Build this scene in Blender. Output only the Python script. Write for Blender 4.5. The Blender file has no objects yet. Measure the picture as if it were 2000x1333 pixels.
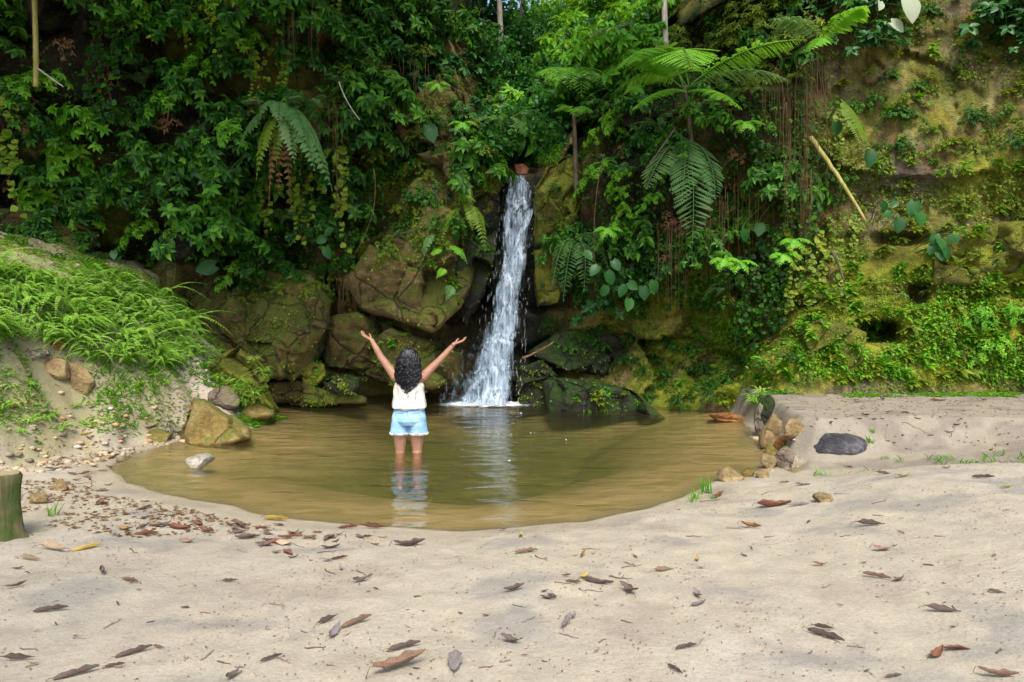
import bpy, bmesh, math, random
import numpy as np
from mathutils import Vector, noise as mnoise
random.seed(7); RS = np.random.RandomState(7)
scene = bpy.context.scene
col = scene.collection
R = math.radians
# ------------------------------------------------------------------ camera, world, sun, exposure
CAMZ = 1.6; F = 1333.3; TH = R(-2.85)
cam_d = bpy.data.cameras.new('camera'); cam = bpy.data.objects.new('camera', cam_d); col.objects.link(cam)
cam.location = (0, 0, CAMZ); cam.rotation_euler = (R(90) + TH, 0, 0)
cam_d.lens = 24; cam_d.sensor_width = 36; cam_d.clip_start = 0.05; cam_d.clip_end = 500
scene.camera = cam
W = bpy.data.worlds.new('World'); scene.world = W; W.use_nodes = True
wn = W.node_tree; bg = wn.nodes['Background']
sky = wn.nodes.new('ShaderNodeTexSky'); sky.sky_type = 'NISHITA'; sky.sun_disc = False
SUN_EL, SUN_AZ = R(56), R(176)          # azimuth measured clockwise from +Y
sky.sun_elevation = SUN_EL; sky.sun_rotation = SUN_AZ; sky.air_density = 1.0; sky.dust_density = 3.0; sky.ozone_density = 0.6
wn.links.new(sky.outputs[0], bg.inputs[0]); bg.inputs[1].default_value = 0.12
sd = bpy.data.lights.new('sun', 'SUN'); sun = bpy.data.objects.new('sun', sd); col.objects.link(sun)
sd.energy = 1.5; sd.angle = R(22); sd.color = (1.0, 0.94, 0.84)
sdir = Vector((math.sin(SUN_AZ)*math.cos(SUN_EL), math.cos(SUN_AZ)*math.cos(SUN_EL), math.sin(SUN_EL)))
sun.rotation_euler = (-sdir).to_track_quat('-Z', 'Y').to_euler()
scene.view_settings.view_transform = 'Standard'; scene.view_settings.look = 'None'
scene.view_settings.gamma = 1; scene.view_settings.exposure = 1.4
scene.render.engine = 'CYCLES'
scene.cycles.max_bounces = 8; scene.cycles.transparent_max_bounces = 24
# ------------------------------------------------------------------ pixel rays -> real points
cT, sT = math.cos(TH), math.sin(TH)
def rays(px, py):
    cx = (np.asarray(px, float) - 1000)/F; cy = (666.5 - np.asarray(py, float))/F
    return cx, cT - cy*sT, sT + cy*cT
def P(px, py, Y):
    x, y, z = rays(px, py); s = np.asarray(Y, float)/y
    return np.stack([x*s, y*s + 0*x, CAMZ + z*s], -1)
def pix(p):
    p = np.asarray(p, float); dy = p[..., 1]; dz = p[..., 2] - CAMZ
    f = dy*cT + dz*sT; u = -dy*sT + dz*cT
    return 1000 + F*p[..., 0]/f, 666.5 - F*u/f
# ------------------------------------------------------------------ noise
def _h(i, j, k, s):
    with np.errstate(over='ignore'):
        n = (i.astype(np.int64)*374761393 + j.astype(np.int64)*668265263 + k.astype(np.int64)*1274126177 + s*982451653) & 0x7fffffff
        n = ((n ^ (n >> 13))*1274126177) & 0x7fffffff
        n = ((n ^ (n >> 16))*668265263) & 0x7fffffff
    return (n & 0xffffff)/float(0xffffff)
def vn(x, y, z=0.0, s=0):
    x = np.asarray(x, float); y = np.asarray(y, float) + 0*x; z = np.asarray(z, float) + 0*x
    i, j, k = np.floor(x), np.floor(y), np.floor(z); fx, fy, fz = x-i, y-j, z-k
    fx = fx*fx*(3-2*fx); fy = fy*fy*(3-2*fy); fz = fz*fz*(3-2*fz); r = 0
    for a in (0, 1):
        for b in (0, 1):
            for c in (0, 1):
                w = (fx if a else 1-fx)*(fy if b else 1-fy)*(fz if c else 1-fz)
                r = r + w*_h(i+a, j+b, k+c, s)
    return r
def fbm(x, y, z=0.0, s=0, o=4):
    r = 0; a = .5; t = 0
    for q in range(o):
        r = r + a*vn(x*2**q + 7.3*q, np.asarray(y)*2**q + 3.1*q, np.asarray(z)*2**q, s+q); t += a; a *= .5
    return r/t
def cell(x, y, z, s=0):          # worley: F1, F2-F1 and a value per cell
    i, j, k = np.floor(x), np.floor(y), np.floor(z)
    d1 = np.full(x.shape, 9.); d2 = np.full(x.shape, 9.); v = np.zeros(x.shape); g = np.zeros(x.shape)
    for a in (-1, 0, 1):
        for b in (-1, 0, 1):
            for c in (-1, 0, 1):
                ii, jj, kk = i+a, j+b, k+c
                dx = ii+_h(ii, jj, kk, s)-x; dy = jj+_h(ii, jj, kk, s+1)-y; dz = kk+_h(ii, jj, kk, s+2)-z
                d = np.sqrt(dx*dx+dy*dy+dz*dz); h = _h(ii, jj, kk, s+3)
                n = d < d1; d2 = np.where(n, d1, np.minimum(d2, d)); v = np.where(n, h, v); d1 = np.where(n, d, d1)
                g = np.where(n, (h-.5)*dx*2 + (_h(ii, jj, kk, s+4)-.5)*dz*2.4, g)
    return g, d2-d1, v
def sstep(a, b, x): t = np.clip((x-a)/(b-a), 0, 1); return t*t*(3-2*t)
# ------------------------------------------------------------------ materials
class NT:
    def __init__(s, name):
        s.m = bpy.data.materials.new(name); s.m.use_nodes = True; s.t = s.m.node_tree; s.n = s.t.nodes; s.l = s.t.links
        s.b = s.n['Principled BSDF']; s.o = s.n['Material Output']
    def node(s, ty, **k):
        n = s.n.new(ty)
        for a, v in k.items(): setattr(n, a, v)
        return n
    def put(s, v, sock):
        if hasattr(v, 'node'): s.l.new(v, sock)
        elif isinstance(v, (tuple, list)) and len(v) == 3 and sock.type == 'RGBA': sock.default_value = (*v, 1)
        else: sock.default_value = v
    def noise(s, scale, detail=4, rough=.55, vec=None, sc=None, dist=0):
        if vec is None: vec = s.pos()
        if sc is not None:
            m = s.node('ShaderNodeMapping'); m.inputs['Scale'].default_value = sc; s.l.new(vec, m.inputs[0]); vec = m.outputs[0]
        n = s.node('ShaderNodeTexNoise'); n.inputs['Scale'].default_value = scale; n.inputs['Detail'].default_value = detail
        n.inputs['Roughness'].default_value = rough; n.inputs['Distortion'].default_value = dist
        s.l.new(vec, n.inputs['Vector']); return n.outputs['Fac']
    def voro(s, scale, feature='F1', out='Distance', sc=None):
        vec = s.pos()
        if sc is not None:
            m = s.node('ShaderNodeMapping'); m.inputs['Scale'].default_value = sc; s.l.new(vec, m.inputs[0]); vec = m.outputs[0]
        n = s.node('ShaderNodeTexVoronoi'); n.feature = feature; n.inputs['Scale'].default_value = scale
        s.l.new(vec, n.inputs['Vector']); return n.outputs[out]
    def pos(s):
        if not hasattr(s, '_p'): s._p = s.node('ShaderNodeTexCoord').outputs['Object']
        return s._p
    def ramp(s, f, stops):
        r = s.node('ShaderNodeValToRGB'); e = r.color_ramp.elements
        while len(e) > 1: e.remove(e[-1])
        for i, (p, c) in enumerate(stops):
            q = e[0] if i == 0 else e.new(p); q.position = p
            q.color = (*c, 1) if isinstance(c, (tuple, list)) else (c, c, c, 1)
        s.l.new(f, r.inputs[0]); return r.outputs[0]
    def mix(s, f, a, b, mode='MIX'):
        n = s.node('ShaderNodeMix', data_type='RGBA', blend_type=mode)
        s.put(f, n.inputs[0]); s.put(a, n.inputs[6]); s.put(b, n.inputs[7]); return n.outputs[2]
    def math(s, op, a, b=0.5, clamp=False):
        n = s.node('ShaderNodeMath', operation=op); n.use_clamp = clamp; s.put(a, n.inputs[0]); s.put(b, n.inputs[1]); return n.outputs[0]
    def attr(s, name, out='Fac'):
        n = s.node('ShaderNodeAttribute'); n.attribute_name = name; return n.outputs[out]
    def bump(s, h, strength=.5, dist=.02):
        n = s.node('ShaderNodeBump'); n.inputs['Strength'].default_value = strength; n.inputs['Distance'].default_value = dist
        s.l.new(h, n.inputs['Height']); s.l.new(n.outputs[0], s.b.inputs['Normal']); return n.outputs[0]
    def setp(s, color=None, rough=None, spec=None):
        if color is not None: s.put(color, s.b.inputs['Base Color'])
        if rough is not None: s.put(rough, s.b.inputs['Roughness'])
        if spec is not None: s.put(spec, s.b.inputs['Specular IOR Level'])
    def transl(s, color, fac):
        t = s.node('ShaderNodeBsdfTranslucent'); s.put(color, t.inputs[0])
        m = s.node('ShaderNodeMixShader'); m.inputs[0].default_value = fac
        s.l.new(s.b.outputs[0], m.inputs[1]); s.l.new(t.outputs[0], m.inputs[2]); s.l.new(m.outputs[0], s.o.inputs[0])
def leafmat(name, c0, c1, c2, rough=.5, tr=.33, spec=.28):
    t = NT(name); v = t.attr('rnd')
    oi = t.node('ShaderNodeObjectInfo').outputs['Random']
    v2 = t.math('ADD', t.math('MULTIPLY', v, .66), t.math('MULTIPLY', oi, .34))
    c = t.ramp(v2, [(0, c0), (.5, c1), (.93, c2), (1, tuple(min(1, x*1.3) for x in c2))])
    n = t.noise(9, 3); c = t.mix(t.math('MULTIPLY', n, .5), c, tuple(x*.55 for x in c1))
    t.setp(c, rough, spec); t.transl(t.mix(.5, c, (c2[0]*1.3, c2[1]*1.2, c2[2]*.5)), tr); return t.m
def barkmat(name, c0, c1, sc=(1, 1, .25)):
    t = NT(name); n = t.noise(18, 5, .6, sc=sc)
    t.setp(t.ramp(n, [(.3, c0), (.7, c1)]), .85, .2); t.bump(n, .6, .02); return t.m
M = {}
M['leaf'] = leafmat('broad_leaf', (.004, .022, .003), (.014, .085, .005), (.14, .38, .02))
M['leaf_bright'] = leafmat('bright_leaf', (.035, .16, .006), (.10, .33, .012), (.27, .52, .03))
M['leaf_blue'] = leafmat('bluish_leaf', (.010, .055, .012), (.030, .12, .024), (.08, .24, .05), .38, .2)
M['leaf_olive'] = leafmat('olive_leaf', (.05, .12, .010), (.15, .25, .016), (.34, .40, .035))
M['forest'] = leafmat('forest_leaf', (.020, .11, .010), (.065, .25, .018), (.19, .44, .04), .45, .45)
M['forest_dark'] = leafmat('forest_leaf_dark', (.008, .05, .010), (.025, .12, .025), (.08, .26, .05), .4, .35)
M['forest_lime'] = leafmat('forest_leaf_lime', (.05, .20, .008), (.14, .38, .02), (.32, .58, .05), .45, .5)
M['fern_dull'] = leafmat('fern_dull', (.045, .13, .035), (.11, .25, .07), (.26, .40, .15), .45, .3)
M['fern_bright'] = leafmat('fern_bright', (.10, .34, .02), (.20, .52, .04), (.34, .62, .08), .45, .45)
M['fern_bank'] = leafmat('fern_bank', (.13, .34, .03), (.27, .54, .06), (.50, .70, .20), .5, .35)
M['dead_leaf'] = leafmat('dead_leaf', (.10, .05, .025), (.20, .11, .05), (.33, .20, .09), .7, .15, .2)
M['root'] = barkmat('root_fibre', (.07, .035, .018), (.20, .12, .06))
M['bark'] = barkmat('bark', (.04, .03, .02), (.14, .11, .075))
M['bark_pale'] = barkmat('bark_pale', (.28, .25, .21), (.55, .50, .44))
M['stem_green'] = barkmat('stem_green', (.05, .09, .02), (.14, .17, .05))
M['branch_yellow'] = barkmat('branch_yellow', (.20, .19, .04), (.42, .36, .14))
# ------------------------------------------------------------------ object bookkeeping
def link(o, parent=None):
    col.objects.link(o)
    if parent is not None: o.parent = parent
    return o
def tag(o, label=None, cat=None, group=None, kind=None):
    if label: o['label'] = label
    if cat: o['category'] = cat
    if group: o['group'] = group
    if kind: o['kind'] = kind
    return o
def empty(name, loc=(0, 0, 0), rot=(0, 0, 0)):
    o = bpy.data.objects.new(name, None); o.empty_display_size = .1; o.location = loc; o.rotation_euler = rot; return link(o)
def copy_tree(o, parent=None):
    c = o.copy(); link(c, parent)
    for ch in list(o.children): copy_tree(ch, c)
    return c
class B:                        # batch of geometry -> one mesh object
    def __init__(s): s.v = []; s.q = []; s.t = []; s.r = []; s.n = 0
    def add(s, v, q=None, t=None, r=.5):
        v = np.asarray(v, float).reshape(-1, 3)
        if q is not None and len(q): s.q.append(np.asarray(q, int).reshape(-1, 4)+s.n)
        if t is not None and len(t): s.t.append(np.asarray(t, int).reshape(-1, 3)+s.n)
        s.v.append(v); s.r.append(np.broadcast_to(np.asarray(r, float), (len(v),)).copy()); s.n += len(v)
    def build(s, name, mat, parent=None, smooth=True, origin=None):
        v = np.concatenate(s.v); 
        q = np.concatenate(s.q) if s.q else np.zeros((0, 4), int); t = np.concatenate(s.t) if s.t else np.zeros((0, 3), int)
        if origin is not None: v = v - np.asarray(origin)
        me = bpy.data.meshes.new(name); me.vertices.add(len(v)); me.vertices.foreach_set('co', v.astype(np.float32).ravel())
        lv = np.concatenate([q.ravel(), t.ravel()]).astype(np.int32); me.loops.add(len(lv)); me.loops.foreach_set('vertex_index', lv)
        ls = np.concatenate([np.arange(len(q))*4, len(q)*4+np.arange(len(t))*3]).astype(np.int32)
        me.polygons.add(len(ls)); me.polygons.foreach_set('loop_start', ls)
        me.polygons.foreach_set('use_smooth', np.full(len(ls), smooth))
        me.update(calc_edges=True); me.validate()
        a = me.attributes.new('rnd', 'FLOAT', 'POINT'); a.data.foreach_set('value', np.concatenate(s.r).astype(np.float32))
        me.materials.append(mat)
        o = bpy.data.objects.new(name, me); link(o, parent)
        if origin is not None: o.location = origin
        return o
def norm(a): a = np.asarray(a, float); return a/np.maximum(np.linalg.norm(a, axis=-1, keepdims=True), 1e-9)
def frames(d, up):
    d = norm(d); s = norm(np.cross(up, d)); u = np.cross(d, s); return d, s, u
def leaf_t(rows=5, droop=.25, fold=.25, tip=.8, heart=False):
    v = []; q = []
    for i in range(rows+1):
        t = i/rows
        if heart: w = math.sin(math.pi*min(1, (t*.80+.2)))**.8*(1 if t > 0 else .75); x0 = t; back = -.18 if i == 0 else (-.04 if i == 1 else 0)
        else: w = math.sin(math.pi*t**tip)**.9 if 0 < t < 1 else (.06 if t == 0 else .0); back = 0
        z = -droop*t*t
        for sgn in (-1, 0, 1): v.append((t+(back if sgn else 0), sgn*w, z+(fold*w*.5 if sgn else 0)))
    for i in range(rows):
        for k in (0, 1):
            a = i*3+k; q.append((a, a+3, a+4, a+1))
    return np.array(v), np.array(q)
def comb_t(n=10, w=.22, slant=.06, droop=.15):
    v = []; q = []
    for i in range(n):
        x = .03+i/n*.95; ww = w*math.sin(math.pi*(1-(i+.5)/n)**.55*.98+.02)**.7+.02; dx = .78/n
        for sg in (-1, 1):
            b = len(v); z0 = -droop*x*x
            v += [(x, 0, z0), (x+dx, 0, z0), (x+dx*.8+slant, sg*ww, z0-.02), (x+dx*.2+slant, sg*ww, z0-.02)]
            q.append((b, b+1, b+2, b+3) if sg > 0 else (b, b+3, b+2, b+1))
    return np.array(v), np.array(q)
T_LEAF = leaf_t(5, .28, .3, .8); T_LEAF2 = leaf_t(4, .12, .2, .75); T_HEART = leaf_t(6, .22, .25, heart=True)
T_STRIP = leaf_t(4, .35, .15, .6); T_SMALL = leaf_t(2, .2, .3, .8); T_COMB = comb_t(); T_PINNA = leaf_t(3, .15, .12, .55)
T_DRY = leaf_t(6, -.25, .9, .75)
def leaves(b, pos, d, up, L, Wd, tm, r=None):
    pos = np.asarray(pos, float).reshape(-1, 3); n = len(pos)
    if n == 0: return
    d = np.broadcast_to(np.asarray(d, float), (n, 3)); up = np.broadcast_to(np.asarray(up, float), (n, 3))
    d, s, u = frames(d, up); L = np.broadcast_to(np.asarray(L, float), (n,)); Wd = np.broadcast_to(np.asarray(Wd, float), (n,))
    tv, tq = tm
    v = pos[:, None] + (tv[None, :, 0, None]*d[:, None] + tv[None, :, 2, None]*u[:, None])*L[:, None, None] + tv[None, :, 1, None]*s[:, None]*Wd[:, None, None]*.5
    q = tq[None] + (np.arange(n)*len(tv))[:, None, None]
    r = RS.rand(n) if r is None else np.broadcast_to(np.asarray(r, float), (n,))
    b.add(v, q, r=np.repeat(r, len(tv)))
def tube(b, pts, rad, sides=5, r=.5, cap=True):
    pts = np.asarray(pts, float); n = len(pts); rad = np.broadcast_to(np.asarray(rad, float), (n,))
    tg = norm(np.gradient(pts, axis=0)); up = np.array([0, 0, 1.]) if abs(tg[0][2]) < .9 else np.array([1., 0, 0])
    s = norm(np.cross(tg, up)); u = np.cross(s, tg)
    a = np.arange(sides)*2*math.pi/sides
    v = pts[:, None]+rad[:, None, None]*(np.cos(a)[None, :, None]*s[:, None]+np.sin(a)[None, :, None]*u[:, None])
    q = [(i*sides+k, i*sides+(k+1) % sides, (i+1)*sides+(k+1) % sides, (i+1)*sides+k) for i in range(n-1) for k in range(sides)]
    v = v.reshape(-1, 3); t = []
    if cap:
        v = np.vstack([v, pts[0], pts[-1]]); c = n*sides
        t = [(c, (k+1) % sides, k) for k in range(sides)]+[(c+1, (n-1)*sides+k, (n-1)*sides+(k+1) % sides) for k in range(sides)]
    b.add(v, q, t, r)
def bez(a, b_, c, n):
    t = np.linspace(0, 1, n)[:, None]; a, b_, c = map(lambda q: np.asarray(q, float), (a, b_, c))
    return (1-t)**2*a + 2*t*(1-t)*b_ + t*t*c
def frond(b, bs, pts, wid, n=18, tm=T_PINNA, aspect=.22, up=(0, 0, 1), r=None, lean=.35, droop=.25, stalk=.12, rad=.006, jit=.08):
    """a pinnate frond along the path pts; wid = half width; pinnae into b, rachis into bs"""
    pts = np.asarray(pts, float); m = len(pts); tt = np.linspace(stalk, .985, n); f = tt*(m-1); i = np.minimum(f.astype(int), m-2); fr = (f-i)[:, None]
    p = pts[i]*(1-fr)+pts[i+1]*fr; tg = norm(pts[i+1]-pts[i]); sd = norm(np.cross(tg, np.asarray(up, float))); nu = np.cross(sd, tg)
    prof = np.sin(np.pi*np.clip((tt-stalk)/(1-stalk)*.86+.14, 0, 1))**.75
    for sg in (-1, 1):
        d = sg*sd+lean*tg-droop*np.array([0, 0, 1.])+RS.randn(n, 3)*jit
        L = wid*prof*(1+RS.randn(n)*.06)
        rr = RS.rand(n)*.35+(.35 if r is None else r)
        leaves(b, p, d, nu, L, np.maximum(L, wid*.35)*aspect*2, tm, rr)
    if bs is not None: tube(bs, pts, np.linspace(rad, rad*.3, m), 4, cap=False)
# ------------------------------------------------------------------ ground: sand, pool bed, left bank, right terrace
POOL = np.array([(-.36, 4.76), (.56, 4.97), (1.37, 5.55), (1.95, 6.25), (2.55, 6.75), (2.85, 7.3), (2.98, 8.0), (3.2, 8.9), (3.35, 9.9), (3.3, 11), (1.9, 12), (.5, 12.6), (-.5, 13.), (-1.5, 12.8),
                 (-3, 12.6), (-4.6, 12.2), (-4.3, 11.2), (-3.75, 10.3), (-3.55, 9.6), (-3.45, 8.9), (-4.0, 8.25), (-4.25, 7.4), (-4.02, 6.7), (-3.55, 6.1), (-2.7, 5.55), (-1.93, 5.15), (-1.1, 4.9)])
def seg_dist(x, y, poly, closed=True):
    d = np.full(np.shape(x), 1e9); n = len(poly)
    for i in range(n if closed else n-1):
        a = poly[i]; b = poly[(i+1) % n]; ab = b-a
        t = np.clip(((x-a[0])*ab[0]+(y-a[1])*ab[1])/(ab@ab), 0, 1)
        d = np.minimum(d, np.hypot(x-a[0]-t*ab[0], y-a[1]-t*ab[1]))
    return d
def inside(x, y, poly):
    c = np.zeros(np.shape(x), bool); n = len(poly)
    for i in range(n):
        (x1, y1), (x2, y2) = poly[i], poly[(i+1) % n]
        if y1 == y2: continue
        k = ((y1 > y) != (y2 > y)) & (x < (x2-x1)*(y-y1)/(y2-y1)+x1); c ^= k
    return c
BANKP = np.array([(-5.6, 4.2), (-4.75, 6.0), (-4.45, 7.5), (-4.15, 8.2), (-3.6, 8.75), (-3.35, 9.3), (-3.45, 10.0), (-4.2, 11.2), (-4.9, 12.6), (-20, 14), (-20, 4.0)])
TERR = np.array([(3.32, 11.), (3.22, 9.0), (3.0, 8.0), (2.86, 7.0), (3.3, 6.75), (4.0, 6.75), (5.2, 6.45), (7, 6.1), (14, 5.5), (14, 11)])
def hgt(x, y):
    x = np.asarray(x, float); y = np.asarray(y, float) + 0*x
    wob = (fbm(x*1.3, y*1.3, 0, 5, 3)-.5)*.22
    dp = seg_dist(x, y, POOL) * np.where(inside(x, y, POOL), -1, 1) + wob*sstep(0, 1, np.abs(x+.4)/1.2)
    bed = -np.minimum(.50, .05*np.abs(dp)+.075*np.abs(dp)**2) - .16*sstep(1.4, 3.0, -dp)
    beach = .012 + .085*np.maximum(dp, 0)**.8
    beach = beach + .17*sstep(1.4, 3.6, x)*sstep(.15, 1.6, dp)*sstep(7.2, 5.4, y)
    beach = np.minimum(beach, .42) + (fbm(x*2.2, y*2.2, 0, 11, 4)-.5)*.04*sstep(0, .5, dp) + (fbm(x*7, y*7, 0, 19, 3)-.5)*.022*sstep(0, .4, dp)
    beach = beach + (fbm(x*18, y*18, 0, 23, 2)-.5)*.010*sstep(0, .3, dp)
    # hollow between the front sand and the terrace
    hol = np.array([(3.1, 6.55), (3.9, 6.2), (5.0, 5.75), (7, 5.2)])
    beach = beach - .10*np.exp(-(seg_dist(x, y, hol, False)/.38)**2)
    beach = np.where(dp > .35, np.maximum(beach, .045), beach)
    h = np.where(dp < 0, bed + .012*np.exp(-np.abs(dp)/.04) - .004, beach)
    # terrace
    dt = seg_dist(x, y, TERR)*np.where(inside(x, y, TERR), 1, -1) + (fbm(x*2, y*2, 0, 31, 3)-.5)*.12
    wf = np.where(x > 3.25, .9, .22)
    wide = .2 + .9*sstep(3.1, 4.2, x)*sstep(7.6, 6.8, y)
    tz = .44 + .03*(fbm(x*1.2, y*1.2, 0, 41, 3)-.5) + (fbm(x*8, y*8, 0, 43, 3)-.5)*.02
    h = h + (np.maximum(tz-h, 0))*sstep(-.05, 1, dt/wide)
    # bank
    db = seg_dist(x, y, BANKP)*np.where(inside(x, y, BANKP), 1, -1) + (fbm(x*1.6, y*1.6, 0, 51, 4)-.5)*.5
    cap = np.interp(-x, [3.3, 3.6, 4.1, 4.8, 5.6, 6.6, 9], [.25, .55, 1.1, 1.62, 1.95, 2.25, 2.7])
    cap = cap*sstep(4.6, 7.6, y+.55*(-x-4.6)*.6) + .25*(1-sstep(4.6, 7.6, y+.33*(-x-4.6)))
    rise = np.clip(db/1.55, 0, 1); rise = rise*(1.6-.6*rise)
    lump = (fbm(x*3, y*3, 0, 61, 4)-.5)*.30 + (fbm(x*10, y*10, 0, 67, 3)-.5)*.07
    h = h + cap*rise + lump*sstep(0, .5, db)
    return h
def ground_grid(x0, x1, dx, y0, y1, dy, X0, X1, Y0, Y1):
    def ax(a, b, d, A, Bm):
        c = list(np.arange(a, b+1e-6, d)); k = d
        l = []; p = a
        while p > A: k *= 1.35; p -= k; l.append(p)
        k = d; r = []; p = b
        while p < Bm: k *= 1.35; p += k; r.append(p)
        return np.array(l[::-1]+c+r)
    return ax(x0, x1, dx, X0, X1), ax(y0, y1, dy, Y0, Y1)
gx, gy = ground_grid(-6.8, 6.8, .04, 1.6, 12.4, .04, -60, 60, -60, 13)
GX, GY = np.meshgrid(gx, gy); GZ = hgt(GX, GY)
def H(x, y):
    return float(hgt(np.array([x]), np.array([y]))[0])
def Hn(x, y): return hgt(np.asarray(x), np.asarray(y))
YS = np.arange(1.8, 12.2, .02)
def G(px, py):                       # where the ray through a pixel meets the ground
    p = P(px, py, YS); h = np.maximum(hgt(p[:, 0], p[:, 1]), 0)
    k = np.argmax(p[:, 2] <= h)
    if p[k, 2] > h[k]: k = len(YS)-1
    return np.array([p[k, 0], p[k, 1], hgt(p[k:k+1, 0], p[k:k+1, 1])[0]])
def sheet(name, X, Y, Z, mat, cols=None, attrs=None):
    b = B(); r, c = X.shape; idx = np.arange(r*c).reshape(r, c)
    q = np.stack([idx[:-1, :-1], idx[:-1, 1:], idx[1:, 1:], idx[1:, :-1]], -1).reshape(-1, 4)
    b.add(np.stack([X, Y, Z], -1), q, r=.5); o = b.build(name, mat)
    if cols is not None:
        a = o.data.color_attributes.new('Col', 'FLOAT_COLOR', 'POINT')
        a.data.foreach_set('color', np.concatenate([cols.reshape(-1, 3), np.ones((r*c, 1))], 1).astype(np.float32).ravel())
    for k, v in (attrs or {}).items():
        a = o.data.attributes.new(k, 'FLOAT', 'POINT'); a.data.foreach_set('value', v.astype(np.float32).ravel())
    return o
def lerp(a, b, t): return a + (np.asarray(b)-a)*t[..., None]
C_SAND = np.array((.368, .328, .248)); C_WET = np.array((.25, .21, .145)); C_BED1 = np.array((.30, .25, .135)); C_BED2 = np.array((.12, .135, .045))
gc = np.broadcast_to(C_SAND, GX.shape+(3,)).copy()
n1 = fbm(GX*1.1, GY*1.1, 0, 71, 4); n2 = fbm(GX*4, GY*4, 0, 72, 4)
gc = lerp(gc, (.40, .365, .30), sstep(.45, .7, n1)*.6); gc = lerp(gc, (.33, .285, .225), sstep(.55, .75, n2)*.45)
gc = lerp(gc, (.29, .265, .215), np.exp(-((GX+2.6)/1.2)**2-((GY-3.2)/1.6)**2)*.75)
n3 = fbm(GX*1.8+9, GY*2.6, 0, 74, 5); gc = lerp(gc, (.20, .195, .185), sstep(.60, .70, n3)*.55); gc = lerp(gc, (.24, .20, .16), sstep(.40, .30, n3)*.4)
far = sstep(5.9, 6.9, GY+.55*np.maximum(GX-3.3, 0))*sstep(2.6, 3.1, GX)
gc = lerp(gc, (.255, .225, .175), far*.85); gc = lerp(gc, (.17, .145, .12), far*sstep(.5, .62, fbm(GX*3, GY*6, 0, 76, 4))*.6)
gc = lerp(gc, C_WET, sstep(.05, .012, GZ + (n2-.5)*.03)*.75)
gc = lerp(gc, (.52, .46, .35), np.exp(-((GZ-.012-.012*n1)/.008)**2)*.35)
bed = sstep(0, -.03, GZ); gc = lerp(gc, (.42, .34, .21), bed); gc = lerp(gc, C_BED1, sstep(-.03, -.22, GZ))
gc = lerp(gc, C_BED2, sstep(-.15, -.48, GZ + (n1-.5)*.25))
gc = lerp(gc, (.22, .21, .08), bed*sstep(.5, .65, n2)*.5)
dbk = seg_dist(GX, GY, BANKP)*np.where(inside(GX, GY, BANKP), 1, -1)
soil = sstep(-.1, .25, dbk+(n2-.5)*.5)
gc = lerp(gc, (.36, .285, .22), soil); gc = lerp(gc, (.26, .18, .12), soil*sstep(.5, .7, n2)*.7); gc = lerp(gc, (.50, .44, .36), soil*sstep(.55, .7, n1)*.6)
mossb = soil*sstep(.42, .6, fbm(GX*2.4, GY*2.4, 0, 81, 4)+.10*sstep(.5, 1.6, GZ))
gc = lerp(gc, (.18, .22, .05), mossb*.45)
t = NT('ground_surface'); base = t.attr('Col', 'Color')
fine = t.noise(60, 6, .7); mid = t.noise(7, 5, .6)
c = t.mix(1, base, t.ramp(fine, [(.2, .72), (.5, 1.0), (.8, 1.18)]), 'MULTIPLY')
c = t.mix(1, c, t.ramp(mid, [(.3, .88), (.7, 1.07)]), 'MULTIPLY')
sp = t.math('LESS_THAN', t.voro(26, sc=(1, 1.6, 1)), t.math('MULTIPLY', t.math('GREATER_THAN', t.noise(5, 3), .50), .13))
sp2 = t.math('LESS_THAN', t.voro(70), t.math('MULTIPLY', t.math('GREATER_THAN', t.noise(3, 4), .47), .17))
c = t.mix(t.math('MULTIPLY', sp, .75), c, (.14, .09, .06)); c = t.mix(t.math('MULTIPLY', sp2, .5), c, (.16, .11, .08))
sep = t.node('ShaderNodeSeparateXYZ'); t.l.new(t.pos(), sep.inputs[0])
t.setp(c, t.ramp(sep.outputs[2], [(.0, .45), (.06, .9)]), .25)
hh = t.math('ADD', t.math('MULTIPLY', t.noise(26, 5, .65), 1.0), t.math('MULTIPLY', t.noise(140, 3, .7), .35)); t.bump(hh, .6, .016)
tag(sheet('sand', GX, GY, GZ, t.m, gc), kind='structure')
# ------------------------------------------------------------------ water
t = NT('pool_water')
wv = t.math('ADD', t.noise(1.0, 3, .5, sc=(1.5, 4.2, 1), dist=.8), t.math('MULTIPLY', t.noise(1.0, 2, .5, sc=(5, 12, 1), dist=.6), .07))
bp = t.node('ShaderNodeBump'); bp.inputs['Strength'].default_value = 1; bp.inputs['Distance'].default_value = .024; t.l.new(wv, bp.inputs['Height'])
tr = t.node('ShaderNodeBsdfTransparent'); tr.inputs[0].default_value = (.94, .91, .75, 1)
df = t.node('ShaderNodeBsdfDiffuse'); df.inputs[0].default_value = (.20, .185, .09, 1)
gl = t.node('ShaderNodeBsdfGlossy'); gl.inputs['Roughness'].default_value = .04; t.l.new(bp.outputs[0], gl.inputs['Normal'])
m1 = t.node('ShaderNodeMixShader'); m1.inputs[0].default_value = .09; t.l.new(tr.outputs[0], m1.inputs[1]); t.l.new(df.outputs[0], m1.inputs[2])
fr = t.node('ShaderNodeFresnel'); fr.inputs[0].default_value = 1.38; t.l.new(bp.outputs[0], fr.inputs['Normal'])
m2 = t.node('ShaderNodeMixShader'); t.l.new(t.math('MULTIPLY', fr.outputs[0], 1.1, True), m2.inputs[0]); t.l.new(m1.outputs[0], m2.inputs[1]); t.l.new(gl.outputs[0], m2.inputs[2])
t.l.new(m2.outputs[0], t.o.inputs[0]); M['water'] = t.m
wx, wy = np.meshgrid(np.arange(-4.9, 3.9, .05), np.arange(4.5, 13.4, .05))
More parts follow.
